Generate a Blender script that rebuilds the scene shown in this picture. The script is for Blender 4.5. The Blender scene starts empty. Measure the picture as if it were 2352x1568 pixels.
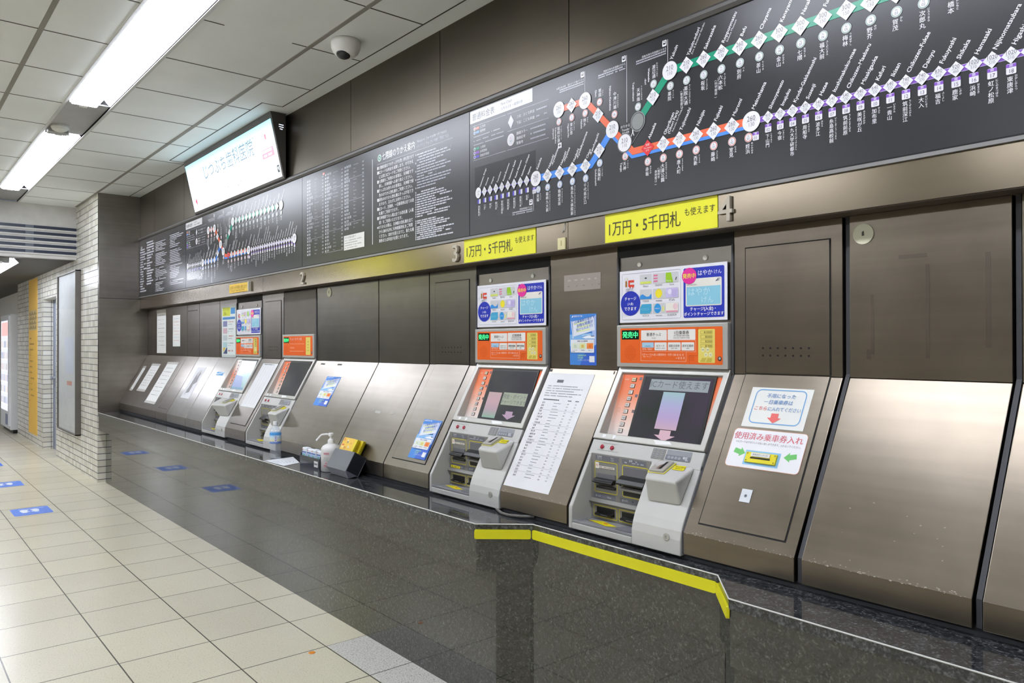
import bpy, math, random
from mathutils import Vector, Matrix
random.seed(7)
SC = bpy.context.scene
COL = SC.collection
# ------------------------------------------------------------------ camera, world, exposure
YAW, PITCH, ROLL, FPX = 0.875323336, 0.004564395, -0.001690054, 1758.438
fw = Vector((-math.sin(YAW)*math.cos(PITCH), math.cos(YAW)*math.cos(PITCH), math.sin(PITCH)))
rt = Vector((math.cos(YAW), math.sin(YAW), 0)); up = rt.cross(fw)
r2 = rt*math.cos(ROLL)+up*math.sin(ROLL); u2 = up*math.cos(ROLL)-rt*math.sin(ROLL)
cam = bpy.data.objects.new('camera', bpy.data.cameras.new('camera')); COL.objects.link(cam)
cam.matrix_world = Matrix(((r2.x, u2.x, -fw.x, 0), (r2.y, u2.y, -fw.y, 0), (r2.z, u2.z, -fw.z, 1.45), (0, 0, 0, 1)))
cam.data.sensor_width = 36; cam.data.lens = FPX*36/2352; cam.data.clip_start = .02; cam.data.clip_end = 100
SC.camera = cam
w = bpy.data.worlds.new('world'); SC.world = w; w.use_nodes = True
w.node_tree.nodes['Background'].inputs[0].default_value = (.8, .85, 1, 1)
w.node_tree.nodes['Background'].inputs[1].default_value = .12
SC.view_settings.view_transform = 'Standard'; SC.view_settings.look = 'None'
SC.view_settings.gamma = 1; SC.view_settings.use_curve_mapping = False
SC.view_settings.exposure = 0.27
LAMP = 24.0          # radiance of the fluorescent diffusers
SC.cycles.max_bounces = 8; SC.cycles.diffuse_bounces = 4; SC.cycles.glossy_bounces = 5
SC.cycles.sample_clamp_indirect = 8; SC.cycles.caustics_reflective = False; SC.cycles.caustics_refractive = False
SC.cycles.use_denoising = True

# ------------------------------------------------------------------ materials
def lin(h):
    h = h.lstrip('#'); c = [int(h[i:i+2], 16)/255 for i in (0, 2, 4)]
    return tuple((x/12.92 if x <= .04045 else ((x+.055)/1.055)**2.4) for x in c)+(1,)
class NT:
    def __init__(s, name):
        s.m = bpy.data.materials.new(name); s.m.use_nodes = True
        s.t = s.m.node_tree; s.b = s.t.nodes['Principled BSDF']
    def n(s, typ, **kw):
        x = s.t.nodes.new(typ)
        for k, v in kw.items(): setattr(x, k, v)
        return x
    def l(s, a, b): s.t.links.new(a, b)
    def coord(s, scale=(1, 1, 1), loc=(0, 0, 0), kind='Object', rot=(0, 0, 0)):
        c = s.n('ShaderNodeTexCoord'); m = s.n('ShaderNodeMapping')
        m.inputs['Scale'].default_value = scale; m.inputs['Location'].default_value = loc; m.inputs['Rotation'].default_value = rot
        s.l(c.outputs[kind], m.inputs[0]); return m.outputs[0]
    def pos(s, scale=(1, 1, 1), loc=(0, 0, 0)):
        c = s.n('ShaderNodeNewGeometry'); m = s.n('ShaderNodeMapping')
        m.inputs['Scale'].default_value = scale; m.inputs['Location'].default_value = loc
        s.l(c.outputs['Position'], m.inputs[0]); return m.outputs[0]
    def noise(s, vec, sc, det=3, rough=.5):
        x = s.n('ShaderNodeTexNoise'); x.inputs['Scale'].default_value = sc; x.inputs['Detail'].default_value = det
        x.inputs['Roughness'].default_value = rough; s.l(vec, x.inputs['Vector']); return x.outputs['Fac']
    def ramp(s, fac, stops):
        r = s.n('ShaderNodeValToRGB'); e = r.color_ramp.elements
        while len(e) < len(stops): e.new(.5)
        for k, (p, c) in zip(e, stops): k.position = p; k.color = c if len(c) == 4 else tuple(c)+(1,)
        s.l(fac, r.inputs[0]); return r.outputs[0]
    def math(s, op, a, b=0.0):
        x = s.n('ShaderNodeMath', operation=op)
        for i, v in enumerate((a, b)):
            if isinstance(v, (int, float)): x.inputs[i].default_value = v
            else: s.l(v, x.inputs[i])
        return x.outputs[0]
    def mix(s, fac, a, b, mode='MIX'):
        x = s.n('ShaderNodeMix', data_type='RGBA', blend_type=mode)
        for i, v in ((0, fac), (6, a), (7, b)):
            if isinstance(v, (int, float, tuple)): x.inputs[i].default_value = v
            else: s.l(v, x.inputs[i])
        return x.outputs[2]
    def set(s, **kw):
        for k, v in kw.items():
            k = {'rough': 'Roughness', 'metal': 'Metallic', 'col': 'Base Color', 'spec': 'Specular IOR Level', 'coat': 'Coat Weight',
                 'trans': 'Transmission Weight', 'ior': 'IOR', 'alpha': 'Alpha', 'em': 'Emission Color', 'ems': 'Emission Strength', 'coatr': 'Coat Roughness'}[k]
            if isinstance(v, (int, float, tuple)): s.b.inputs[k].default_value = v
            else: s.l(v, s.b.inputs[k])
        return s
    def bump(s, h, strength, dist=.01):
        b = s.n('ShaderNodeBump'); b.inputs['Strength'].default_value = strength; b.inputs['Distance'].default_value = dist
        s.l(h, b.inputs['Height']); s.l(b.outputs[0], s.b.inputs['Normal'])
CACHE = {}
def plain(hexc, rough=.5, metal=0, spec=.5, name=None, var=.06, scale=9):
    k = ('p', hexc, rough, metal, spec)
    if k in CACHE: return CACHE[k]
    t = NT(name or 'surface_'+hexc); c = lin(hexc)
    f = t.noise(t.pos(), scale, 3)
    d = tuple(x*(1-var) for x in c[:3])+(1,); l = tuple(min(1, x*(1+var)) for x in c[:3])+(1,)
    t.set(col=t.ramp(f, [(.3, d), (.7, l)]), rough=rough, metal=metal, spec=spec)
    CACHE[k] = t.m; return t.m
def glow(hexc, strength=1.0):
    k = ('g', hexc, strength)
    if k in CACHE: return CACHE[k]
    t = NT('glow_'+hexc); t.set(col=(.02, .02, .02, 1), em=lin(hexc), ems=strength, rough=.3)
    CACHE[k] = t.m; return t.m
def bronze(name, base, rough, var=.18, wear=True):
    t = NT(name); c = lin(base)
    p = t.pos(); br = t.noise(t.pos(scale=(.5, .5, 14)), 3, 1); st = t.noise(p, 2.3, 3, .5); fine = t.noise(p, 9, 2, .5)
    f = t.math('ADD', t.math('MULTIPLY', br, .25), t.math('ADD', t.math('MULTIPLY', st, .5), t.math('MULTIPLY', fine, .25)))
    t.set(col=t.ramp(f, [(.3, tuple(x*(1-var) for x in c[:3])), (.7, tuple(x*(1+var) for x in c[:3]))]), metal=1.0,
          rough=t.math('ADD', t.math('MULTIPLY', st, .1), rough-.05), spec=.5)
    return t.m
M = {}
M['bronze'] = bronze('bronze_steel', '#887e71', .31)
M['bronze_up'] = bronze('bronze_upper_cladding', '#5a5348', .38, .06)
M['bronze_grey'] = bronze('grey_bronze_steel', '#918a82', .31)
M['bronze_dark'] = bronze('dark_grey_bronze', '#78736c', .32)
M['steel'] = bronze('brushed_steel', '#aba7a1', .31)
M['beam'] = bronze('bronze_beam', '#8a7f6e', .215, .07)
M['silver'] = plain('#b9b7b1', .36, .3, name='silver_paint', var=.03)
M['plastic'] = plain('#bdbcb8', .38, name='light_grey_plastic', var=.02)
M['plastic_w'] = plain('#c9c8c4', .35, name='pale_grey_plastic', var=.02)
M['grey'] = plain('#85837f', .45, name='mid_grey_plastic', var=.03)
M['greyd'] = plain('#6d6c70', .5, name='dark_grey_plastic', var=.03)
M['black'] = plain('#141414', .35, name='black_plastic')
M['dark'] = plain('#0d0c0b', .7, name='dark_gap_and_shade')
M['plinth'] = plain('#46464a', .6, name='grey_plinth')
M['white'] = plain('#e3e1da', .55, name='white_paint', var=.03)
M['chrome'] = plain('#c8c8c8', .15, 1.0, name='chrome')
M['yellow'] = plain('#e3dd12', .5, name='yellow_tape', var=.04)

def granite():
    t = NT('black_granite'); p = t.pos()
    v = t.n('ShaderNodeTexVoronoi'); v.inputs['Scale'].default_value = 190; t.l(p, v.inputs['Vector'])
    a = t.noise(p, 130, 3, .7); b = t.noise(p, 55, 3, .6)
    f = t.math('ADD', t.math('MULTIPLY', a, .62), t.math('MULTIPLY', b, .38))
    c = t.ramp(f, [(.36, lin('#161715')), (.5, lin('#31322d')), (.6, lin('#51524b')), (.7, lin('#75766e'))])
    t.set(col=t.mix(t.math('MULTIPLY', v.outputs['Distance'], .5), c, lin('#26272a')), rough=.045, spec=.65, ior=1.7)
    return t.m
M['granite'] = granite()
def granite_top():
    t = NT('granite_counter_top'); p = t.pos()
    a = t.noise(p, 110, 3, .7); b = t.noise(p, 45, 3, .6)
    f = t.math('ADD', t.math('MULTIPLY', a, .62), t.math('MULTIPLY', b, .38))
    t.set(col=t.ramp(f, [(.38, lin('#121314')), (.5, lin('#36383a')), (.6, lin('#5c5e60')), (.7, lin('#85878a'))]), rough=.06, spec=.8)
    return t.m
M['granite_top'] = granite_top()
def floor_mat():
    t = NT('terrazzo_floor_tiles')
    br = t.n('ShaderNodeTexBrick', offset=0.0, squash=1.0)
    t.l(t.pos(loc=(5.107+.4235*40, -1.27+.4075*40, 0)), br.inputs['Vector'])
    br.inputs['Scale'].default_value = 1; br.inputs['Brick Width'].default_value = .4235; br.inputs['Row Height'].default_value = .4075
    br.inputs['Mortar Size'].default_value = .0036; br.inputs['Mortar Smooth'].default_value = .3; br.inputs['Bias'].default_value = -.2
    br.inputs['Color1'].default_value = lin('#dbd4bd'); br.inputs['Color2'].default_value = lin('#d1cab5'); br.inputs['Mortar'].default_value = lin('#59554c')
    sp = t.noise(t.pos(), 170, 2, .6)
    spk = t.ramp(sp, [(.28, lin('#bdb6a8')), (.42, (1, 1, 1)), (.66, (1, 1, 1)), (.74, lin('#ddd8d0'))])
    big = t.ramp(t.noise(t.pos(), 1.6, 4), [(.3, (.95, .945, .935)), (.65, (1, 1, 1))])
    c = t.mix(1.0, t.mix(1.0, br.outputs['Color'], spk, 'MULTIPLY'), big, 'MULTIPLY')
    t.set(col=c, rough=.27, spec=.5)
    t.bump(br.outputs['Fac'], -.25, .002)
    return t.m
M['floor'] = floor_mat()
def tile_mat(axis):
    t = NT('white_glazed_wall_tiles_'+axis); g = t.n('ShaderNodeNewGeometry'); s = t.n('ShaderNodeSeparateXYZ'); t.l(g.outputs['Position'], s.inputs[0])
    h = t.math('LESS_THAN', t.math('FRACT', t.math('DIVIDE', t.math('ADD', s.outputs['Z'], .0338-1.3824+.0676*40), .0676)), .5)
    zf = t.math('FRACT', t.math('DIVIDE', t.math('ADD', s.outputs['Z'], .003-1.3824+.0676*40), .0676))
    xf = t.math('FRACT', t.math('DIVIDE', t.math('ADD', s.outputs[axis], 30.0), .102))
    hm = t.math('LESS_THAN', zf, .1); vm = t.math('LESS_THAN', xf, .06)
    cell = t.n('ShaderNodeCombineXYZ')
    t.l(t.math('FLOOR', t.math('DIVIDE', t.math('ADD', s.outputs[axis], 30.0), .102)), cell.inputs[0])
    t.l(t.math('FLOOR', t.math('DIVIDE', t.math('ADD', s.outputs['Z'], .003-1.3824+.0676*40), .0676)), cell.inputs[1])
    wn = t.n('ShaderNodeTexWhiteNoise'); t.l(cell.outputs[0], wn.inputs[0])
    base = t.ramp(wn.outputs['Value'], [(0, lin('#d3cfc0')), (.5, lin('#e2dfd3')), (1, lin('#ebe9e0'))])
    c = t.mix(t.math('MULTIPLY', vm, .45 if axis == 'X' else .95), base, lin('#4a4c50'))
    c = t.mix(hm, c, lin('#3a3d45'))
    t.set(col=c, rough=t.math('ADD', t.math('MULTIPLY', hm, .5), .22))
    return t.m
M['tile_x'] = tile_mat('X'); M['tile_y'] = tile_mat('Y')
def ceil_mat():
    t = NT('white_ceiling_board'); f = t.noise(t.pos(), 2, 4); g = t.noise(t.pos(), 240, 2)
    t.set(col=t.ramp(t.math('ADD', t.math('MULTIPLY', f, .7), t.math('MULTIPLY', g, .3)), [(.3, lin('#e7eaec')), (.65, lin('#f1f4f5'))]), rough=.8)
    return t.m
M['ceil'] = ceil_mat()
def clear(name, tint, rough=.02, ior=1.45, haze=0.0):
    t = NT(name); tr = t.n('ShaderNodeBsdfTransparent'); gl = t.n('ShaderNodeBsdfGlossy'); fr = t.n('ShaderNodeFresnel'); mx = t.n('ShaderNodeMixShader')
    tr.inputs[0].default_value = tint; gl.inputs['Roughness'].default_value = rough; fr.inputs['IOR'].default_value = ior
    ge = t.n('ShaderNodeNewGeometry'); t.l(t.math('MULTIPLY', fr.outputs[0], t.math('SUBTRACT', 1.0, ge.outputs['Backfacing'])), mx.inputs[0]); t.l(tr.outputs[0], mx.inputs[1]); t.l(gl.outputs[0], mx.inputs[2]); out = mx
    if haze:
        t.set(col=(.8, .82, .85, 1), rough=.3); m2 = t.n('ShaderNodeMixShader'); m2.inputs[0].default_value = haze
        t.l(mx.outputs[0], m2.inputs[1]); t.l(t.b.outputs[0], m2.inputs[2]); out = m2
    t.l(out.outputs[0], t.t.nodes['Material Output'].inputs[0]); return t.m


# ------------------------------------------------------------------ mesh helpers
class MB:
    def __init__(s): s.v = []; s.f = []; s.fm = []; s.mats = []
    def mi(s, m):
        if m not in s.mats: s.mats.append(m)
        return s.mats.index(m)
    def add(s, vs, fs, m):
        b = len(s.v); s.v += [tuple(x) for x in vs]; k = s.mi(m)
        for f in fs: s.f.append(tuple(b+i for i in f)); s.fm.append(k)
    def box(s, a, b, m):
        (x0, y0, z0), (x1, y1, z1) = a, b
        if x0 > x1: x0, x1 = x1, x0
        if y0 > y1: y0, y1 = y1, y0
        if z0 > z1: z0, z1 = z1, z0
        s.add([(x0, y0, z0), (x1, y0, z0), (x1, y1, z0), (x0, y1, z0), (x0, y0, z1), (x1, y0, z1), (x1, y1, z1), (x0, y1, z1)],
              [(0, 3, 2, 1), (4, 5, 6, 7), (0, 1, 5, 4), (1, 2, 6, 5), (2, 3, 7, 6), (3, 0, 4, 7)], m)
        return s
    def prism_x(s, prof, x0, x1, m):      # prof: (y, z) outline
        n = len(prof); vs = [(x0, y, z) for y, z in prof]+[(x1, y, z) for y, z in prof]
        a = sum(prof[i][0]*prof[(i+1) % n][1]-prof[(i+1) % n][0]*prof[i][1] for i in range(n))
        fs = [tuple(range(n, 2*n)), tuple(reversed(range(n)))]+[(i, (i+1) % n, n+(i+1) % n, n+i) for i in range(n)]
        if a < 0: fs = [tuple(reversed(f)) for f in fs]
        s.add(vs, fs, m); return s
    def prism_z(s, pts, z0, z1, m):
        n = len(pts); vs = [(x, y, z0) for x, y in pts]+[(x, y, z1) for x, y in pts]
        a = sum(pts[i][0]*pts[(i+1) % n][1]-pts[(i+1) % n][0]*pts[i][1] for i in range(n))
        fs = [tuple(range(n, 2*n)), tuple(reversed(range(n)))]+[(i, (i+1) % n, n+(i+1) % n, n+i) for i in range(n)]
        if a < 0: fs = [tuple(reversed(f)) for f in fs]
        s.add(vs, fs, m); return s
    def hull(s, vs, fs, m): s.add(vs, fs, m); return s
    def lathe(s, c, prof, m, n=24, ax=None, sy=1.0):   # prof: (r, h) from bottom to top
        ax = ax or Vector((0, 0, 1)); q = Vector((0, 0, 1)).rotation_difference(ax); c = Vector(c)
        vs = []
        for r, h in prof:
            for i in range(n):
                a = 2*math.pi*i/n; vs.append(c+q @ Vector((r*math.cos(a), r*sy*math.sin(a), h)))
        fs = []
        for k in range(len(prof)-1):
            for i in range(n): fs.append((k*n+i, k*n+(i+1) % n, (k+1)*n+(i+1) % n, (k+1)*n+i))
        fs.append(tuple(reversed(range(n)))); fs.append(tuple((len(prof)-1)*n+i for i in range(n)))
        s.add(vs, fs, m); return s
    def tube(s, pts, r, m, n=10):
        pts = [Vector(p) for p in pts]; rings = []
        for i, p in enumerate(pts):
            d = (pts[min(i+1, len(pts)-1)]-pts[max(i-1, 0)]).normalized()
            e = d.cross(Vector((0, .1, 1))).normalized(); g = d.cross(e)
            rr = r[i] if isinstance(r, (list, tuple)) else r
            rings.append([p+e*rr*math.cos(2*math.pi*k/n)+g*rr*math.sin(2*math.pi*k/n) for k in range(n)])
        vs = [x for q in rings for x in q]; fs = []
        for k in range(len(pts)-1):
            for i in range(n): fs.append((k*n+i, k*n+(i+1) % n, (k+1)*n+(i+1) % n, (k+1)*n+i))
        fs.append(tuple(reversed(range(n)))); fs.append(tuple((len(pts)-1)*n+i for i in range(n)))
        s.add(vs, fs, m); return s
    def build(s, name, parent=None, bevel=0, smooth=False, seg=2):
        o3 = Vector(parent['org']) if parent is not None and 'org' in parent else Vector((0, 0, 0))
        org = o3
        if parent is None:
            xs = list(zip(*s.v)); org = Vector(((min(xs[0])+max(xs[0]))/2, (min(xs[1])+max(xs[1]))/2, min(xs[2])))
        me = bpy.data.meshes.new(name)
        me.from_pydata([tuple(Vector(p)-org) for p in s.v], [], s.f)
        for m in s.mats: me.materials.append(m)
        me.polygons.foreach_set('material_index', s.fm)
        if smooth: me.polygons.foreach_set('use_smooth', [True]*len(s.f))
        me.update()
        ob = bpy.data.objects.new(name, me); COL.objects.link(ob)
        if parent is not None:
            ob.parent = parent
            if parent.get('org') is not None: ob['org'] = parent['org']
        else: ob.location = org; ob['org'] = tuple(org)
        if bevel:
            b = ob.modifiers.new('bevel', 'BEVEL'); b.width = bevel; b.segments = seg; b.limit_method = 'ANGLE'; b.angle_limit = math.radians(35)
        if smooth and bevel == 0:
            pass
        return ob
def tag(o, label, cat, group=None):
    o['label'] = label; o['category'] = cat
    if group: o['group'] = group
    return o
def struct(o): o['kind'] = 'structure'; return o
def thing(name, loc, label, cat, group=None):
    o = bpy.data.objects.new(name, None); COL.objects.link(o); o.location = loc; o['org'] = tuple(loc); o.empty_display_size = .05
    return tag(o, label, cat, group)

# ------------------------------------------------------------------ lettering and flat print
GL = {}
def glyph(c, bold):
    k = (c, bold)
    if k in GL: return GL[k]
    def conv(s):
        cu = bpy.data.curves.new('g', 'FONT'); cu.body = s; cu.resolution_u = 2; cu.offset = bold
        ob = bpy.data.objects.new('g', cu); me = bpy.data.meshes.new_from_object(ob)
        v = [(q.co.x, q.co.y) for q in me.vertices]; f = [tuple(p.vertices) for p in me.polygons]
        bpy.data.objects.remove(ob); bpy.data.curves.remove(cu); bpy.data.meshes.remove(me)
        return v, f
    if c in ' \u3000': GL[k] = ([], [], .28 if c == ' ' else 1.0); return GL[k]
    v, f = conv(c)
    if bold:
        def area(v, f): return sum(abs(sum(v[p[i]][0]*v[p[(i+1) % len(p)]][1]-v[p[(i+1) % len(p)]][0]*v[p[i]][1] for i in range(len(p))))/2 for p in f)
        v0, f0, _ = glyph(c, 0); a0 = area(v0, f0)
        if not a0*1.02 < area(v, f) < a0*2.2: v, f, _ = glyph(c, bold*.5) if bold > .006 else (v0, f0, 0)
    if ord(c) >= 0x2e80: adv = 1.0
    else: adv = max(x for x, y in conv('|'+c+'|')[0])-max(x for x, y in conv('||')[0])
    GL[k] = (v, f, adv); return GL[k]
class Art(MB):
    """flat print on a plane: o origin, ux, uy axes; normal ux x uy"""
    def __init__(s, o, ux, uy, base=0.0, style='paper', gs=1.0):
        super().__init__(); s.o = Vector(o); s.ux = Vector(ux).normalized(); s.uy = Vector(uy).normalized(); s.n = s.ux.cross(s.uy)
        s.base = base; s.style = style; s.gs = gs
    def c(s, h):
        if not isinstance(h, str): return h
        if s.style == 'glow': return glow(h, s.gs)
        if s.style == 'gloss': return plain(h, .24, name='gloss_print_'+h, var=.02)
        return plain(h, .5, name='print_'+h, var=.02)
    def P(s, x, y, lay=0): return s.o+s.ux*x+s.uy*y+s.n*(s.base+.0004*lay)
    def poly(s, pts, col, lay=0):
        a = sum(pts[i][0]*pts[(i+1) % len(pts)][1]-pts[(i+1) % len(pts)][0]*pts[i][1] for i in range(len(pts)))
        if a < 0: pts = pts[::-1]
        s.k = (getattr(s, 'k', 0)+1) % 36; lay = lay+s.k*.02
        s.add([s.P(x, y, lay) for x, y in pts], [tuple(range(len(pts)))], s.c(col)); return s
    def rect(s, x0, y0, x1, y1, col, lay=0): return s.poly([(x0, y0), (x1, y0), (x1, y1), (x0, y1)], col, lay)
    def slab(s, x0, y0, x1, y1, th, col, back=0.0):
        b0 = s.base; vs = []
        for d in (back, th):
            s.base = d; vs += [s.P(x0, y0), s.P(x1, y0), s.P(x1, y1), s.P(x0, y1)]
        s.add(vs, [(3, 2, 1, 0), (4, 5, 6, 7), (0, 1, 5, 4), (1, 2, 6, 5), (2, 3, 7, 6), (3, 0, 4, 7)], s.c(col)); s.base = max(b0, th+.0003); return s
    def ell(s, x, y, rx, ry, col, lay=0, n=28): return s.poly([(x+rx*math.cos(2*math.pi*i/n), y+ry*math.sin(2*math.pi*i/n)) for i in range(n)], col, lay)
    def rr(s, x0, y0, x1, y1, r, col, lay=0):
        pts = []
        for cx, cy, a0 in ((x1-r, y1-r, 0), (x0+r, y1-r, 90), (x0+r, y0+r, 180), (x1-r, y0+r, 270)):
            for k in range(5): a = math.radians(a0+k*22.5); pts.append((cx+r*math.cos(a), cy+r*math.sin(a)))
        return s.poly(pts, col, lay)
    def frame(s, x0, y0, x1, y1, w, col, lay=0):
        s.rect(x0, y0, x1, y0+w, col, lay); s.rect(x0, y1-w, x1, y1, col, lay); s.rect(x0, y0+w, x0+w, y1-w, col, lay); return s.rect(x1-w, y0+w, x1, y1-w, col, lay)
    def rframe(s, x0, y0, x1, y1, r, w, col, lay=0):
        def ring(x0, y0, x1, y1, r):
            pts = []
            for cx, cy, a0 in ((x1-r, y1-r, 0), (x0+r, y1-r, 90), (x0+r, y0+r, 180), (x1-r, y0+r, 270)):
                for k in range(5): a = math.radians(a0+k*22.5); pts.append((cx+r*math.cos(a), cy+r*math.sin(a)))
            return pts
        A = ring(x0, y0, x1, y1, r); B = ring(x0+w, y0+w, x1-w, y1-w, max(r-w, .0005)); n = len(A)
        s.add([s.P(*p, lay) for p in A+B], [(i, (i+1) % n, n+(i+1) % n, n+i) for i in range(n)], s.c(col)); return s
    def line(s, p, q, w, col, lay=0):
        dx, dy = q[0]-p[0], q[1]-p[1]; L = math.hypot(dx, dy); nx, ny = -dy/L*w/2, dx/L*w/2
        return s.poly([(p[0]+nx, p[1]+ny), (q[0]+nx, q[1]+ny), (q[0]-nx, q[1]-ny), (p[0]-nx, p[1]-ny)], col, lay)
    def width(s, t, h, b=0, sx=1): return sum(glyph(c, b)[2] for c in t)*h*sx
    def text(s, t, x, y, h, col, lay=1, ang=0, al='l', sx=1.0, b=0.0, sk=0.0):
        W = s.width(t, h, b, sx); ca, sa = math.cos(math.radians(ang)), math.sin(math.radians(ang))
        u = {'l': 0, 'c': -W/2, 'r': -W}[al]; m = s.c(col)
        for ch in t:
            cj = b > 0 and ord(ch) >= 0x2e80
            v, f, adv = glyph(ch, 0 if cj else b)
            for o, dl in (((-b*.7, 0), (b*.7, .3)) if cj else ((0, 0),)):
                if v: s.add([s.P(x+(u+(a+o+sk*q)*h*sx)*ca-q*h*sa, y+(u+(a+o+sk*q)*h*sx)*sa+q*h*ca, lay+dl) for a, q in v], f, m)
            u += adv*h*sx
        return s
    def vtext(s, t, xc, y, h, col, lay=1, b=0.0, pitch=1.0):
        for ch in t:
            y -= h*pitch
            v, f, adv = glyph(ch, 0); c = s.c(col)
            for o, dl in (((-b*.7, 0), (b*.7, .3)) if b else ((0, 0),)):
                if ch in 'ー－―-（）()': s.add([s.P(xc+(q-.38+o)*h, y+(.88-a+(adv-1)/2-.06)*h, lay+dl) for a, q in v], f, c)
                else: s.add([s.P(xc+(a-adv/2+o)*h, y+(q+.12)*h, lay+dl) for a, q in v], f, c)
        return s
    def dashes(s, x, y, w, h, col, lay=1, dens=.8, seg=None, rnd=random):
        """a line of print too small to read in the photograph"""
        u = 0; seg = seg or h*1.6
        while u < w-h*.3:
            L = min(seg*(.5+rnd.random()), w-u)
            if rnd.random() < dens: s.rect(x+u, y, x+u+L*.86, y+h, col, lay)
            u += L
        return s
    def solid(s, t, x, y, h, th, col, b=0.0, sx=1.0, al='l'):
        """raised letters"""
        W = s.width(t, h, b, sx); u = {'l': 0, 'c': -W/2}[al]; m = s.c(col); b0 = s.base
        for ch in t:
            v, f, adv = glyph(ch, b); n = len(v)
            pts = [(x+u+a*h*sx, y+q*h) for a, q in v]
            s.base = 0; lo = [s.P(*p) for p in pts]; s.base = th; hi = [s.P(*p) for p in pts]
            ed = {}
            for p in f:
                for i in range(len(p)): ed[(p[i], p[(i+1) % len(p)])] = 1
            fs = [tuple(n+i for i in p) for p in f]
            for (a, q) in ed:
                if (q, a) not in ed: fs.append((a, q, n+q, n+a))
            s.add(lo+hi, fs, m); u += adv*h*sx
        s.base = b0; return s

# ------------------------------------------------------------------ key planes of the place (metres)
YB, YV = 2.235, 2.317                      # fare board / header beam plane, recessed machine plane
SY, SZ = 2.028, .838                       # lower edge of the sloped fascia
TY, TZ = 2.317, 1.347                      # its upper edge
SL = math.hypot(TY-SY, TZ-SZ); DY, DZ = (TY-SY)/SL, (TZ-SZ)/SL
ZC = 3.068                                 # ceiling
CT = .746                                  # counter top
def slope_art(base=.001, style='paper', gs=1): return Art((0, SY, SZ), (1, 0, 0), (0, DY, DZ), base, style, gs)
def wall_art(y, base=.001, style='paper', gs=1): return Art((0, y, 0), (1, 0, 0), (0, 0, 1), base, style, gs)
def on_slope(x, s, n=0.0): return Vector((x, SY+DY*s-DZ*n, SZ+DZ*s+DY*n))

# ================================================================== STRUCTURE
b = MB(); b.box((-24, -7, -.1), (4, 2.7, 0), M['floor'])
def grey_tile():
    t = NT('grey_replacement_tile'); f = t.noise(t.pos(), 150, 3, .7)
    t.set(col=t.ramp(f, [(.34, lin('#77756f')), (.46, lin('#c9c6bd')), (.7, lin('#dedbd2'))]), rough=.45); return t.m
GT = grey_tile()
for x0, x1 in ((-3.411, -2.992), (-2.986, -2.569)): b.box((x0, 1.681, -.01), (x1, 1.9, .0008), GT)
struct(b.build('floor'))
# ceiling with its joints and the slot for the lamp channel
LY0, LY1 = .985, 1.24
b = MB()
for y0, y1 in ((-7, LY0), (LY1, 2.4)): b.box((-10.17, y0, ZC), (4, y1, ZC+.05), M['ceil'])
jt = plain('#4a4742', .8, name='ceiling_joint'); tb = plain('#8f8b85', .7, name='ceiling_bar')
def joint(x0, y0, x1, y1, m, t=.0015): b.box((x0, y0, ZC-t), (x1, y1, ZC+.001), m)
for y in (.655, 1.815, -.5, -1.66, -2.82, -3.98, -5.14): joint(-10.1, y-.012, 4, y+.012, tb, .004)
for k in range(-8, 14):
    x = -5.184+.645*k
    if x < -10.1 or x > 3.9: continue
    joint(x-.004, -6.9, x+.004, LY0-.02, jt)
    ye = 1.989 if -7.05 < x < -4.98 else 2.13
    if abs(x+3.9) < .1:
        joint(x-.004, LY1+.02, x+.004, 1.36, jt); joint(x-.004, 1.72, x+.004, ye, jt)
    else: joint(x-.004, LY1+.02, x+.004, ye, jt)
joint(-4.98, 2.127, 4, 2.134, jt); joint(-10.1, 2.127, -7.05, 2.134, jt); joint(-7.05, 1.986, -4.977, 1.993, jt)
joint(-4.984, 1.989, -4.977, 2.132, jt); joint(-7.053, 1.989, -7.046, 2.132, jt)
struct(b.build('ceiling'))
# lamp channel
b = MB(); ch = plain('#c4c4c4', .4, name='white_enamel', var=.03)
b.box((-10.17, LY0-.018, ZC-.004), (4, LY0, ZC+.1), ch); b.box((-10.17, LY1, ZC-.004), (4, LY1+.018, ZC+.1), ch)
b.box((-10.17, LY0-.018, ZC+.1), (4, LY1+.018, ZC+.12), ch)
struct(b.build('trim_1'))
# upper bronze cladding over the fare boards
b = MB(); xs = [-9.013, -8.45, -7.467, -6.51, -5.3, -4.208, -3.251, -2.303, -1.35, -.4, .55, 1.5, 4]
for x0, x1 in zip(xs, xs[1:]): b.box((x0+.0025, YB, 2.59), (x1-.0025, YB+.03, ZC), M['bronze_up'])
struct(b.build('wall_back_upper'))
b = MB(); b.box((-9.013, 2.375, 0), (4, 2.7, ZC+.05), M['dark']); struct(b.build('wall_back'))
# header beam
b = MB(); xs = [-9.013, -5.58, -2.31, 1.0, 4]
for x0, x1 in zip(xs, xs[1:]): b.box((x0+.0015, YB, 1.85), (x1-.0015, YB+.03, 1.975), M['beam'])
b.box((-9.013, YB+.03, 1.852), (4, 2.36, 1.975), M['dark'])
b.box((-9.013, YB+.004, 1.846), (4, 2.345, 1.852), plain('#5a5148', .6, .6, name='beam_soffit'))
struct(b.build('trim_2'))
# rails round the boards
b = MB(); rail = plain('#8e8c8b', .4, .6, name='grey_rail'); b.box((-9.013, YB-.012, 1.966), (4, YB, 1.977), rail)
b.box((-9.013, YB-.010, 1.977), (4, YB, 1.982), M['dark']); struct(b.build('trim_3'))
b = MB(); b.prism_x([(YB, 2.586), (YB-.012, 2.588), (YB-.02, 2.6), (YB-.02, 2.612), (YB-.012, 2.622), (YB, 2.624)], -9.013, 4, plain('#5f5d5b', .45, .5, name='dark_rail')); struct(b.build('trim_4'))
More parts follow.
